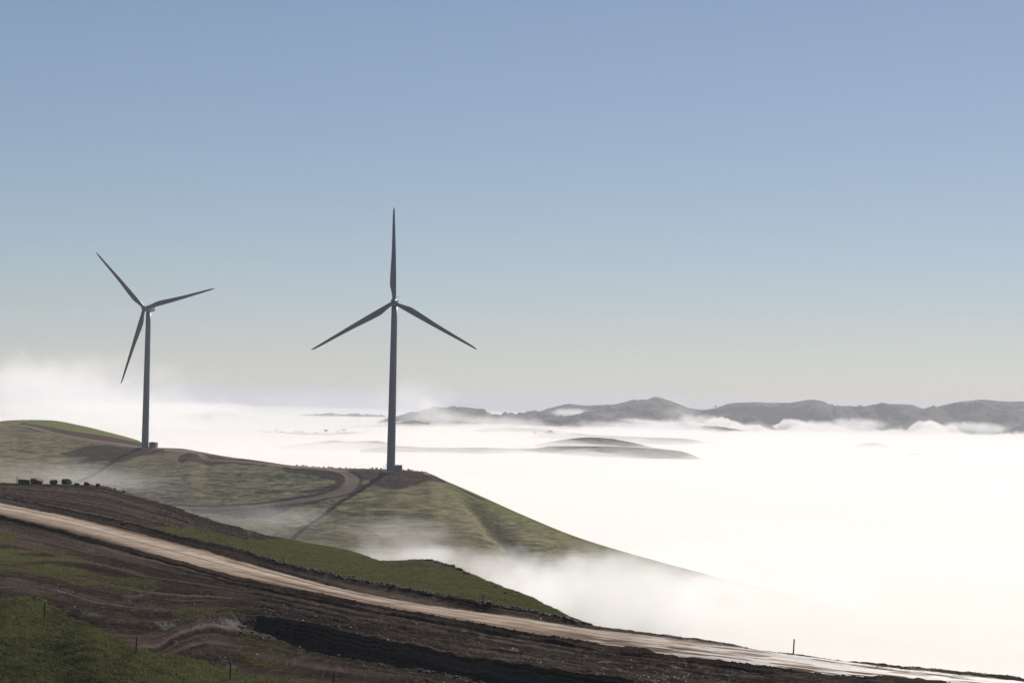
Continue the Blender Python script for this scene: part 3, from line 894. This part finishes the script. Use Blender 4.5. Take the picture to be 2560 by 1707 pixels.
def blade_mesh():
    """blade along +Z from the hub axis, chord in X (trailing edge -X), thickness in Y"""
    Rr = 45.3
    BK = 45.3 / 44.3
    st = [0.9, 1.6, 2.6, 4.0, 5.6, 7.2, 8.8, 10.5, 13, 16, 20, 24, 28, 32, 36, 39, 41.5, 43, 43.9, 44.3]
    rings = []
    n = 28
    for z in st:
        u = z * BK / Rr
        root = 1 - float(sstep(1.8, 8.5, z))
        le = 0.95 * (1 - u) ** 0.9 * 0.85 + 0.28 * (1 - u) ** 0.3 + 0.05 if z < 44.2 else 0.06
        ch = float(pchip([0, 2, 5, 8.5, 12, 20, 30, 38, 42, 43.6, 44.3], [1.9, 1.9, 2.35, 3.05, 2.9, 2.25, 1.6, 1.15, 0.85, 0.55, 0.12], z))
        thk = ch * (0.95 * root + (1 - root) * (0.30 - 0.16 * u))
        xle = float(pchip([0, 2, 8.5, 20, 44.3], [0.95, 0.95, 0.95, 0.80, 0.10], z))
        tw = rad(-16) * (1 - u) ** 2 * (1 - root * 0.5) 
        pts = []
        for i in range(n):
            a = 2 * math.pi * i / n
            cx = math.cos(a); sy = math.sin(a)
            # circle to airfoil blend
            xx = (cx + 1) / 2
            air_y = sy * (0.55 + 0.75 * xx) * 0.78
            yy = sy * root + air_y * (1 - root)
            x = xle - ch * (1 - xx)
            y = yy * thk / 2
            x0 = x - (xle - ch * 0.35)
            xr = x0 * math.cos(tw) - y * math.sin(tw) + (xle - ch * 0.35)
            yr = x0 * math.sin(tw) + y * math.cos(tw)
            pts.append((xr, yr - 1.1 * u * u, z * BK))
        rings.append(pts)
    return ring_mesh("blade", rings, n)


def nacelle_mesh():
    rings = []
    n = 32
    for y, w, h, zc in ((-1.3, 1.25, 1.3, 0.0), (-1.1, 1.5, 1.55, 0.0), (0.0, 1.7, 1.75, 0.05), (3.0, 1.75, 1.8, 0.1), (6.5, 1.7, 1.75, 0.15), (8.3, 1.5, 1.45, 0.2), (8.8, 1.2, 1.1, 0.25), (8.9, 0.8, 0.7, 0.28)):
        pts = []
        for i in range(n):
            a = 2 * math.pi * i / n
            c, s = math.cos(a), math.sin(a)
            e = 0.38
            pts.append((w * math.copysign(abs(c) ** e, c), y, zc + h * math.copysign(abs(s) ** e, s)))
        rings.append(pts)
    return ring_mesh("nacelle", rings, n)


def hub_mesh():
    rings = []
    n = 32
    for y, r_ in ((0.55, 1.35), (0.5, 1.5), (-0.4, 1.6), (-1.2, 1.5), (-1.9, 1.2), (-2.4, 0.8), (-2.7, 0.4), (-2.8, 0.08)):
        rings.append([(r_ * math.cos(2 * math.pi * i / n), y, r_ * math.sin(2 * math.pi * i / n)) for i in range(n)])
    return ring_mesh("hub", rings, n)


def cyl_between(name, a, b, r0, r1, mat, parent, n=10):
    a = Vector(a); b = Vector(b)
    d = (b - a).normalized()
    u = d.orthogonal().normalized(); w = d.cross(u)
    rings = [[tuple(p + (u * math.cos(2 * math.pi * i / n) + w * math.sin(2 * math.pi * i / n)) * r_) for i in range(n)] for p, r_ in ((a, r0), (b, r1))]
    return link(name, ring_mesh(name, rings, n), mat, parent)


TM, BMh, NM, HM = tower_mesh(), blade_mesh(), nacelle_mesh(), hub_mesh()
for m_, mt in ((TM, M_TOWER), (BMh, M_BLADE), (NM, M_TOWER), (HM, M_BLADE)):
    m_.materials.append(mt)


def turbine(base, yaw, phase, label, stair_side, over=0.0):
    root = bpy.data.objects.new("wind_turbine", None)
    SC.collection.objects.link(root)
    root.location = base
    root['label'] = label; root['category'] = "wind turbine"; root['group'] = "wind turbines on the hill"
    link("tower", TM, None, root)
    cyl_between("foundation", (0, 0, -1.2), (0, 0, 0.12), 4.2, 3.4, M_CONC, root, 40)
    R = Matrix.Rotation(yaw, 4, 'Z')
    HH = 80.0
    nac = link("nacelle", NM, None, root, (0, 0, HH))
    nac.matrix_local = Matrix.Translation((0, 0, HH)) @ R @ Matrix.Translation((0, -1.2 - over, 0))
    for sx in (-1, 1):
        for nm, a, b, r_ in (("mast", (sx * 1.3, 7.2, 1.8), (sx * 1.3, 7.2, 3.1), 0.06), ("wind_sensor", (sx * 1.3 - 0.32, 7.2, 3.12), (sx * 1.3 + 0.32, 7.2, 3.12), 0.10)):
            cyl_between(nm, a, b, r_, r_, M_DARK, nac, 8)
    hub = link("hub", HM, None, root)
    hub.matrix_local = Matrix.Translation((0, 0, HH)) @ R @ Matrix.Translation((0, -3.4 - over, 0)) @ Matrix.Rotation(rad(-3), 4, 'X')
    for k in range(3):
        b = link("blade", BMh, None, root)
        # blade pointing to image angle phase + 120 k (counter-clockwise from +X as seen by the camera)
        ang = phase + k * 2 * math.pi / 3
        b.matrix_local = (Matrix.Translation((0, 0, HH)) @ R @ Matrix.Translation((0, -3.9 - over, 0)) @ Matrix.Rotation(rad(-3), 4, 'X')
                          @ Matrix.Rotation(math.pi / 2 - ang, 4, 'Y'))
    # door and stairs
    da = stair_side
    dd = Vector((math.cos(da), math.sin(da), 0))
    door = bevel_box("door", 0.12, 0.95, 2.1, M_DARK, root, dd * 2.02 + Vector((0, 0, 2.6)), 0.03)
    door.rotation_euler = (0, 0, da)
    st = bpy.data.meshes.new("staircase")
    bm = bmesh.new()
    for i in range(6):
        mm = Matrix.Translation(dd * (2.9 + i * 0.28) + Vector((0, 0, 1.45 - i * 0.25))) @ Matrix.Rotation(da, 4, 'Z') @ Matrix.Diagonal((0.9 if i == 0 else 0.3, 1.1, 0.06, 1))
        bmesh.ops.create_cube(bm, size=1.0, matrix=mm)
    for s_ in (-0.55, 0.55):
        pd = Vector((-dd.y, dd.x, 0)) * s_
        for o_, h in ((2.5, 2.55), (3.35, 2.55), (4.4, 1.3)):
            mm = Matrix.Translation(dd * o_ + pd + Vector((0, 0, h / 2))) @ Matrix.Diagonal((0.06, 0.06, h, 1))
            bmesh.ops.create_cube(bm, size=1.0, matrix=mm)
        mm = Matrix.Translation(dd * 2.92 + pd + Vector((0, 0, 2.53))) @ Matrix.Rotation(da, 4, 'Z') @ Matrix.Diagonal((0.9, 0.05, 0.05, 1))
        bmesh.ops.create_cube(bm, size=1.0, matrix=mm)
    bm.to_mesh(st); bm.free()
    link("staircase", st, M_TOWER, root)
    return root


b2 = P(977, 1177, 1098.0)
b2.z = ground_z(HL, b2.x, b2.y) + 0.1
b1 = P(362.5, 1120, 1329.0)
b1.z = ground_z(HL, b1.x, b1.y) + 0.1
print("T2 base", b2, "T1 base", b1, project(np.array([b2.x, b1.x]), np.array([b2.y, b1.y]), np.array([b2.z, b1.z])))
turbine(b2, rad(0), rad(90) - ROLL * 0 + rad(1.2), "nearer and taller looking dark wind turbine with one blade pointing straight up", rad(178))
turbine(b1, rad(-17), rad(13.3) + rad(1.2), "farther wind turbine at left with its lowest blade hanging beside the tower", rad(160), 1.6)


def kiosk(base, sx, sy, sz, pitched, rot, label):
    root = bpy.data.objects.new("transformer_kiosk", None)
    SC.collection.objects.link(root)
    root.location = base; root.rotation_euler = (0, 0, rot)
    root['label'] = label; root['category'] = "transformer kiosk"; root['group'] = "transformer kiosks beside the turbines"
    bevel_box("plinth", sx + 0.4, sy + 0.4, 0.6, M_CONC, root, (0, 0, -0.05), 0.02)
    bevel_box("cabinet", sx, sy, sz, M_KIOSK, root, (0, 0, 0.25 + sz / 2), 0.04)
    for i in (-1, 1):
        dr = bevel_box("door", sx * 0.45, 0.06, sz * 0.82, M_KIOSK, root, (i * sx * 0.24, -sy / 2 - 0.033, 0.25 + sz * 0.5), 0.015)
        bevel_box("handle", 0.05, 0.06, 0.28, M_DARK, dr, (-i * sx * 0.18, -0.065, 0), 0.01)
    me = bpy.data.meshes.new("roof")
    w, d, z0 = sx / 2 + 0.15, sy / 2 + 0.15, 0.252 + sz
    rz = z0 + 0.14 + pitched
    me.from_pydata([(-w, -d, z0), (w, -d, z0), (w, d, z0), (-w, d, z0), (-w, -d, z0 + .14), (w, -d, z0 + .14), (w, d, z0 + .14), (-w, d, z0 + .14), (0, -d, rz), (0, d, rz)], [],
                   [(3, 2, 1, 0), (0, 1, 5, 8, 4), (2, 3, 7, 9, 6), (1, 2, 6, 5), (3, 0, 4, 7), (4, 8, 9, 7), (8, 5, 6, 9)])
    link("roof", me, M_KIOSK, root)
    return root


kb = Vector((b2.x + 3.6, b2.y + 1.5, 0)); kb.z = ground_z(HL, kb.x, kb.y) + 0.1
kiosk(kb, 3.4, 2.6, 2.2, 0.05, 0, "flat topped brown transformer kiosk right of the middle turbine's foot")
kb = Vector((b1.x + 4.6, b1.y + 1.0, 0)); kb.z = ground_z(HL, kb.x, kb.y) + 0.1
kiosk(kb, 4.2, 3.0, 2.6, 0.35, rad(-18), "brown transformer kiosk with a low ridged roof beside the left turbine's foot")

# ------------------------------------------------------------------ rocks
rng = np.random.default_rng(7)
M_ROCK = mat_plain("dark_rock", (0.035, 0.026, 0.023), 0.8, 0.4, 1.2, spec=0.25, bump=0.15)
M_DRY = mat_plain("dry_stone", (0.085, 0.066, 0.058), 0.95, 0.7, 3.0, spec=0.0)
M_WET = mat_plain("wet_stone", (0.040, 0.030, 0.026), 0.36, 0.5, 3.0, spec=1.0)


M_CHIP = mat_plain("wet_chip", (0.05, 0.04, 0.036), 0.42, 0.5, 3.0, spec=1.0)


def rock_mesh(w, d, h, seed, block=0.5, sub=3):
    rr = random.Random(seed)
    bm = bmesh.new()
    bmesh.ops.create_icosphere(bm, subdivisions=sub, radius=1.0)
    pls = []
    for _ in range(9):
        v = Vector((rr.gauss(0, 1), rr.gauss(0, 1), rr.gauss(0, 0.8))).normalized()
        pls.append((v, rr.uniform(0.42, 0.78)))
    for v in bm.verts:
        p = v.co.copy()
        m = max(abs(p.x), abs(p.y), abs(p.z))
        p = p.lerp(p / m * 0.85, block)
        for n_, k_ in pls:
            e = p.dot(n_) - k_
            if e > 0:
                p -= n_ * e * 0.9
        p *= 1 + 0.05 * rr.uniform(-1, 1)
        v.co = Vector((p.x * w / 1.5, p.y * d / 1.5, p.z * h / 1.5))
    me = bpy.data.meshes.new("boulder"); bm.to_mesh(me); bm.free()
    for p in me.polygons:
        p.use_smooth = False
    return me


def boulder(x, y, wpx, hpx, S, seed, label, group=None, name="boulder", block=0.6, rot=0.0, mat=None, sink=0.3, cat="boulder"):
    b = hit(S, x, y, 9.0 if S is FG else 5.05)
    m = b.y / F
    w, h = wpx * m, hpx * m * 0.88
    me = rock_mesh(w * 1.05, w * 0.8, h * 1.5, seed, block)
    o = link(name, me, mat or M_ROCK, None, b + Vector((0, 0, h * (0.5 - sink * 0.3))), label=label, category=cat)
    o.rotation_euler = (0, rot, seed * 0.7)
    if group:
        o['group'] = group
    return o


GB = "boulders along the crest of the dirt mound"
for x, y, w, h, s_, lab in ((60, 1207, 24, 9, 1, "low flat boulder leftmost on the mound crest, touching the biggest one"),
                            (88, 1207, 40, 13, 2, "biggest dark boulder on the mound crest with a sloping left side"),
                            (135, 1209, 22, 10, 3, "rounded dark boulder next right of the biggest one"),
                            (166, 1210, 20, 12, 4, "squarish dark boulder standing upright on the mound crest"),
                            (192, 1212, 16, 6, 5, "low flat boulder between the square one and the bright topped one"),
                            (216, 1213, 20, 8, 6, "low boulder with a bright sunlit top on the mound crest"),
                            (245, 1216, 14, 7, 7, "small wedge shaped boulder where the mound crest starts to fall"),
                            (288, 1224, 5, 6, 8, "tiny upright stone on the falling edge of the mound"),
                            (307, 1229, 8, 4, 9, "tiny flat stone farthest right on the mound edge"),
                            (310, 1311, 16, 6, 10, "dark boulder lying where the green strip meets the road verge"),
                            (55, 1248, 14, 5, 11, "half buried stone on the left of the bare mound")):
    boulder(x, y, w, h, FG, s_, lab, GB)
GO = "rock outcrop on the green spur"
for i, (x, y, w, h) in enumerate(((1072, 1400, 18, 5), (1092, 1404, 16, 4), (1112, 1410, 14, 4), (1130, 1415, 20, 6), (1150, 1424, 22, 7), (1166, 1432, 16, 5), (1240, 1466, 8, 4), (1262, 1482, 10, 5), (1318, 1508, 9, 5), (1218, 1462, 10, 4))):
    lab = ["flat topped rock at the left end of the outcrop on the green spur", "second rock of the outcrop, just right of its left end", "small middle rock of the outcrop on the green spur",
           "tall blocky rock right of the middle of the outcrop", "widest rock of the outcrop near its right end", "last rock at the right end of the outcrop",
           "small rock below the outcrop, midway down the spur edge", "rock lower down the spur edge above the fence post", "lowest rock on the right tail of the green spur", "pale flat stone on the spur below the outcrop"][i]
    boulder(x, y + 2, w, h, FG, 40 + i, lab, GO, name="rock", cat="rock", mat=M_WET if i == 9 else None)

# stones along the edges of the turbine pad
GS = "stones lining the edge of the turbine pad"
k = 0
for x in list(np.arange(742, 955, 9.5)) + list(np.arange(1012, 1062, 8)):
    x = x + rng.uniform(-5, 5)
    b = hit(HL, x, float(pl([(a_[0], a_[1]) for a_ in H_CREST], x)), 5.0, 4.6)
    w = rng.uniform(0.35, 0.95)
    o = link("stone", rock_mesh(w * 1.3, w, w * 1.1, 300 + k, 0.4, 1), M_ROCK, None, b + Vector((0, 0, w * 0.25)),
             label="small dark stone in the row along the far edge of the turbine pad", category="stone", group=GS)
    k += 1


def scatter_stones(S, weight, n, smin, smax, name, label, mat, seed, flat=0.6, bright=None):
    rg = np.random.default_rng(seed)
    w = np.clip(weight, 0, None).ravel().astype(float)
    # weight per pixel area is uniform enough: the grid follows the view
    idx = rg.choice(len(w), size=n, p=w / w.sum())
    cx = S[0].ravel()[idx] + rg.uniform(-.1, .1, n); cyy = S[1].ravel()[idx]; cz = S[2].ravel()[idx]
    t = (1 + 5 ** .5) / 2
    ico = np.array([(-1, t, 0), (1, t, 0), (-1, -t, 0), (1, -t, 0), (0, -1, t), (0, 1, t), (0, -1, -t), (0, 1, -t), (t, 0, -1), (t, 0, 1), (-t, 0, -1), (-t, 0, 1)]) / 1.9
    fc = np.array([(0, 11, 5), (0, 5, 1), (0, 1, 7), (0, 7, 10), (0, 10, 11), (1, 5, 9), (5, 11, 4), (11, 10, 2), (10, 7, 6), (7, 1, 8), (3, 9, 4), (3, 4, 2), (3, 2, 6), (3, 6, 8), (3, 8, 9), (4, 9, 5), (2, 4, 11), (6, 2, 10), (8, 6, 7), (9, 8, 1)])
    s = smin + (smax - smin) * rg.power(0.45, n) ** 2.2
    V_ = ico[None] * (1 + rg.uniform(-.3, .3, (n, 12, 3)))
    # random rotation
    a = rg.normal(size=(n, 4)); a /= np.linalg.norm(a, axis=1, keepdims=True)
    w_, x_, y_, z_ = a.T
    R = np.stack([1 - 2 * (y_**2 + z_**2), 2 * (x_ * y_ - z_ * w_), 2 * (x_ * z_ + y_ * w_), 2 * (x_ * y_ + z_ * w_), 1 - 2 * (x_**2 + z_**2), 2 * (y_ * z_ - x_ * w_),
                  2 * (x_ * z_ - y_ * w_), 2 * (y_ * z_ + x_ * w_), 1 - 2 * (x_**2 + y_**2)], -1).reshape(n, 3, 3)
    V_ = np.einsum('nij,nkj->nki', R, V_) * (s / 2)[:, None, None]
    V_[..., 2] *= flat
    V_ += np.stack([cx, cyy, cz + s * 0.12], -1)[:, None, :]
    tr = (fc[None] + 12 * np.arange(n)[:, None, None]).reshape(-1, 3)
    me = mesh_np(name, V_.reshape(-1, 3), None, tr, False)
    return link(name, me, mat, kind='stuff', label=label, category="gravel")


Xf, Yf, Zf, pxf, pyf, VVf, gf, rf = FG
infr = (pxf > -80) & (pxf < 2640) & (pyf < 1760)
# bare gravelly dirt (not road, not grass)
wgt = infr * (1 - gf) * (1 - rf) * (VVf > -0.3) * (VVf < 9.3)
cl = np.clip(0.45 + 0.9 * fbm(Xf * 0.12, Yf * 0.06, 77, 3), 0.03, 1.2)
w1 = wgt * cl * (0.35 + 1.2 * (VVf < 4) + 1.6 * ((VVf > 7) & (pxf < 720)))
# grid density: rows/columns per pixel differ a little; good enough
scatter_stones(FG, w1, 26000, 0.035, 0.20, "gravel", "loose gravel strewn over the bare dirt", M_DRY, 11, 0.45)
w2 = infr * ((np.abs(VVf - 7.0) < 0.12) * (pxf > 420) * (pxf < 1480) * 3 + ((VVf > 7.3) & (pxf < 700) & (pxf > 380)) * (1 - gf) * 0.6 + (np.abs(VVf - 1.0) < 0.15) * (pxf > 600) * 0.5)
scatter_stones(FG, w2 + 1e-9 * infr, 3000, 0.12, 0.55, "rubble", "broken rubble along the berm and the mound edge", M_ROCK, 12)
w4 = wgt * (0.3 + np.clip(fbm(Xf * 0.2, Yf * 0.1, 78, 3), 0, 1)) * (1 + 1.5 * (VVf < 3) + 1.5 * (VVf > 7)) + infr * (gf > 0.5) * 0.05
scatter_stones(FG, w4, 20000, 0.03, 0.11, "stone_chips", "small flat wet stone chips glinting on the dirt", M_CHIP, 15, 0.65)
w3 = infr * (np.abs(VVf - 4.93) < 0.1) * (pxf > 300) * 1.0 + infr * (gf > 0.5) * (VVf < 9) * 0.06
scatter_stones(FG, w3, 2500, 0.06, 0.3, "clods", "muddy clods beside the road and stones in the grass", M_ROCK, 13)
vh = (HL[5] > 2.0) & (HL[5] < 5.0) & (HL[3] > -40) & (HL[3] < 1700)
scatter_stones(HL, vh * (HL[6] * (1 - HL[7]) + 0.012), 2200, 0.15, 0.6, "hill_rubble", "loose rubble on the cut banks of the turbine hill", M_DRY, 14)

# ------------------------------------------------------------------ grass tufts
def grass_blades(S, weight, n, hmin, hmax, seed, mat, name, label):
    rg = np.random.default_rng(seed)
    w = np.clip(weight, 0, None).ravel().astype(float)
    idx = rg.choice(len(w), size=n, p=w / w.sum())
    bx = S[0].ravel()[idx] + rg.normal(0, .06, n); by = S[1].ravel()[idx] + rg.uniform(-.25, .25, n); bz = S[2].ravel()[idx] - 0.02
    K = 4
    a = rg.uniform(0, 2 * np.pi, (n, K))
    h = rg.uniform(hmin, hmax, (n, K)); wd_ = h * rg.uniform(0.14, 0.28, (n, K))
    le = rg.uniform(0.1, 0.6, (n, K)) * h
    la_ = rg.uniform(0, 2 * np.pi, (n, K))
    ox = rg.normal(0, .06, (n, K)); oy = rg.normal(0, .06, (n, K))
    v0 = np.stack([bx[:, None] + ox - np.cos(a) * wd_, by[:, None] + oy - np.sin(a) * wd_, bz[:, None] + 0 * ox], -1)
    v1 = np.stack([bx[:, None] + ox + np.cos(a) * wd_, by[:, None] + oy + np.sin(a) * wd_, bz[:, None] + 0 * ox], -1)
    v2 = np.stack([bx[:, None] + ox + np.cos(la_) * le, by[:, None] + oy + np.sin(la_) * le, bz[:, None] + h], -1)
    Vt = np.stack([v0, v1, v2], 2).reshape(-1, 3)
    tr = np.arange(len(Vt)).reshape(-1, 3)
    return link(name, mesh_np(name, Vt, None, tr, False), mat, kind='stuff', label=label, category="grass")


def mat_grass():
    k = N("grass_blades")
    pos = k.n('ShaderNodeNewGeometry').outputs['Position']
    n = k.noise(pos, 0.5, 4); n2 = k.noise(pos, 5.0, 2)
    c = k.mix(k.ramp(n, 0.35, 0.65), (0.040, 0.047, 0.020), (0.118, 0.116, 0.052))
    c = k.mix(k.ramp(n2, 0.4, 0.7), c, (0.13, 0.135, 0.05))
    d = k.n('ShaderNodeBsdfDiffuse', {'Color': c})
    t = k.n('ShaderNodeBsdfTranslucent', {'Color': c})
    m = k.n('ShaderNodeMixShader', {0: 0.4, 1: d.outputs[0], 2: t.outputs[0]})
    k.t.links.new(m.outputs[0], k.out.inputs['Surface'])
    return k.m


gw = infr * sstep(0.45, 0.7, gf) * (1 - rf) * (VVf > -0.3) * (VVf < 9.1)
grass_blades(FG, gw, 60000, 0.06, 0.20, 5, mat_grass(), "grass", "short green grass on the near slopes")

# ------------------------------------------------------------------ fence posts and pegs
M_POST = mat_plain("rusted_steel", (0.035, 0.028, 0.026), 0.6, 0.3, 6.0)
GP = "steel fence posts on the near ground"


def post_mesh(h):
    """star picket: three fins with bolt holes left out, a chamfered top"""
    bm = bmesh.new()
    for k_ in range(3):
        a_ = k_ * 2 * math.pi / 3 + 0.4
        for z0, z1, w0, w1 in ((-0.35, h - 0.05, 0.065, 0.065), (h - 0.05, h, 0.065, 0.03)):
            vs_ = []
            for z, w in ((z0, w0), (z1, w1)):
                for r_, s_ in ((0.0, -0.011), (w, -0.012), (w, 0.012), (0.0, 0.011)):
                    vs_.append(bm.verts.new((r_ * math.cos(a_) - s_ * math.sin(a_), r_ * math.sin(a_) + s_ * math.cos(a_), z)))
            for f in ((0, 1, 5, 4), (1, 2, 6, 5), (2, 3, 7, 6), (3, 0, 4, 7), (4, 5, 6, 7), (3, 2, 1, 0)):
                bm.faces.new([vs_[i] for i in f])
    for k_ in range(5):
        z = 0.25 + k_ * (h - 0.4) / 4
        bmesh.ops.create_cone(bm, cap_ends=True, segments=8, radius1=0.018, radius2=0.018, depth=0.02, matrix=Matrix.Translation((0, 0, z)))
    me = bpy.data.meshes.new("fence_post"); bm.to_mesh(me); bm.free()
    return me


for x, y, hp, lean, lab in ((112, 1544, 41, -0.5, "steel fence post on the lower left grass slope casting a long shadow"),
                            (340, 1633, 42, 0, "fence post at the grass edge, second along the lower left fence line"),
                            (575, 1697, 44, 0, "fence post on the mottled ground near the bottom edge, third along the fence line"),
                            (833, 1722, 46, 0, "fence post cut off by the bottom edge below the shaded bank"),
                            (1206, 1513, 28, 2, "thin post standing in the berm below the green spur"),
                            (1984, 1637, 41, 5, "lone steel post on the road edge against the white fog"),
                            (573, 1380, 20, 32, "leaning post beside the road verge near the green strip"),
                            (41, 1207, 17, 0, "taller of two thin posts left of the boulders"),
                            (45, 1207, 13, 0, "shorter of two thin posts left of the boulders")):
    b = hit(FG, x, y, 9.0)
    h = hp * b.y / F
    me = post_mesh(h)
    for v in me.vertices:
        k_ = 1.0
        v.co.x *= k_; v.co.y *= k_
    o = link("fence_post", me, M_POST, None, b, label=lab, category="fence post", group=GP)
    o.rotation_euler = (0, rad(lean), 0.3 + x)

M_RED = mat_plain("red_plastic", (0.45, 0.03, 0.03), 0.5)
b = hit(FG, 20, 1311, 5)
root = bpy.data.objects.new("survey_marker", None); SC.collection.objects.link(root); root.location = b
root['label'] = "small red survey marker on the dirt at far left below the road"; root['category'] = "survey marker"
cyl_between("peg", (0, 0, -0.2), (0, 0, 0.55), 0.035, 0.03, M_RED, root, 8)
me = bpy.data.meshes.new("flag")
fv = []
for i in range(7):
    xx = -0.30 + i * 0.1
    fv += [(xx, 0.06 * math.sin(i * 1.3) - 0.02, 0.50 - 0.02 * i), (xx, 0.06 * math.sin(i * 1.3) + 0.02, 0.50 - 0.02 * i), (xx, 0.05 * math.sin(i * 1.3 + .4) + 0.02, 0.25 - 0.03 * i), (xx, 0.05 * math.sin(i * 1.3 + .4) - 0.02, 0.25 - 0.03 * i)]
ff = [(3, 2, 1, 0), (24, 25, 26, 27)]
for i in range(6):
    for j in range(4):
        ff.append((i * 4 + j, i * 4 + (j + 1) % 4, i * 4 + 4 + (j + 1) % 4, i * 4 + 4 + j))
me.from_pydata(fv, [], ff)
link("flag", me, M_RED, root)

# ------------------------------------------------------------------ far trees
M_LEAF = mat_plain("foliage", (0.045, 0.055, 0.028), 0.9, 0.4, 0.6, spec=0.1)
M_BARK = mat_plain("bark", (0.10, 0.08, 0.065), 0.9, 0.2, 2.0)


def tree_meshes(seed):
    rg = np.random.default_rng(seed)
    tr = ring_mesh("trunk", [circ(0.38, -1.0, 8), circ(0.28, 1.2, 8, 0.1), circ(0.2, 3.0, 8, 0.3, 0.1), circ(0.06, 5.5, 8, 0.5, 0.3)], 8)
    vs_, fs_ = [], []
    blobs = [(rg.uniform(-2.4, 2.4), rg.uniform(-2.4, 2.4), rg.uniform(3.2, 6.4), rg.uniform(1.0, 2.0)) for _ in range(9)]
    for bx, by, bz, br in blobs:
        for _ in range(48):
            v = rg.normal(size=3); v = v / np.linalg.norm(v) * br * rg.uniform(0.6, 1.05) * np.array([1.15, 1.15, 0.75])
            c = np.array([bx, by, bz]) + v
            u = rg.normal(size=3); u /= np.linalg.norm(u); w = np.cross(u, rg.normal(size=3)); w /= np.linalg.norm(w)
            s = rg.uniform(0.25, 0.5)
            i = len(vs_)
            vs_ += [tuple(c + u * s), tuple(c + w * s), tuple(c - u * s), tuple(c - w * s)]
            fs_.append((i, i + 1, i + 2, i + 3))
    cr = bpy.data.meshes.new("crown"); cr.from_pydata(vs_, [], fs_)
    tr.materials.append(M_BARK); cr.materials.append(M_LEAF)
    return tr, cr


TV = [tree_meshes(900 + i) for i in range(4)]
rt = random.Random(5)


def tree(p, h, label, group):
    tr, cr = TV[rt.randrange(4)]
    root = bpy.data.objects.new("tree", None); SC.collection.objects.link(root)
    root.location = p; s = h / 7.5
    root.scale = (s * rt.uniform(1.0, 1.5), s * rt.uniform(1.0, 1.4), s); root.rotation_euler = (0, 0, rt.uniform(0, 6.3))
    root['label'] = label; root['category'] = "tree"; root['group'] = group
    o = bpy.data.objects.new("trunk", tr); SC.collection.objects.link(o); o.parent = root
    o = bpy.data.objects.new("crown", cr); SC.collection.objects.link(o); o.parent = root


def on_crest(S, x, off=0):
    i0 = 89
    j = int(np.argmin(np.abs(S[3][i0] - x)))
    i = max(0, i0 - off)
    return Vector((float(S[0][i, j]), float(S[1][i, j]), float(S[2][i, j])))


for x in (1296, 1303, 1309, 1316, 1322, 1329, 1334, 1341):
    tree(on_crest(R_MAIN, x, rt.randint(0, 1)), rt.uniform(6, 10), "tiny dark tree on the skyline saddle left of the round hill shoulder", "trees on the far skyline saddle")
tree(on_crest(R_MAIN, 1790), 8, "lone tiny tree on the skyline right of the highest peak", "trees on the far skyline")
for x in (1327, 1338, 1352, 1362, 1370, 1376, 1381, 1388, 1352, 1366, 1374, 1378):
    tree(on_crest(R_TREE, x, rt.randint(0, 3)), rt.uniform(5, 9), "small dark tree in the clump on the low ridge above the fog", "trees on the low ridge in the fog")
for x in (628, 640, 650, 655, 662, 670, 676, 690, 700, 708, 740, 752, 760, 790, 815, 845, 858):
    tree(on_crest(R_LT, x, rt.randint(0, 4)), rt.uniform(5, 9), "faint tree standing out of the fog between the two turbines", "faint trees in the left fog")
for x in (1245, 1262, 1400, 1432, 1441, 1460, 1476, 1520):
    tree(on_crest(R_MID, x, rt.randint(0, 3)), rt.uniform(6, 11), "small tree on the grey middle ridge below the far range", "trees on the middle ridge")

# ------------------------------------------------------------------ haze: one closed box of even air round camera and scene
bm = bmesh.new()
bmesh.ops.create_cube(bm, size=1.0)
for v in bm.verts:
    v.co = Vector((v.co.x * 64000, 0, 0)) + Vector((0, 43000 if v.co.y > 0 else -200, 98 if v.co.z > 0 else -142))
me = bpy.data.meshes.new("haze"); bm.to_mesh(me); bm.free()
link("haze", me, mat_fog("haze_air", 7.4e-5, 0.0, (0.87, 0.895, 0.975)), kind='stuff', label="thin pale haze in the air", category="haze")
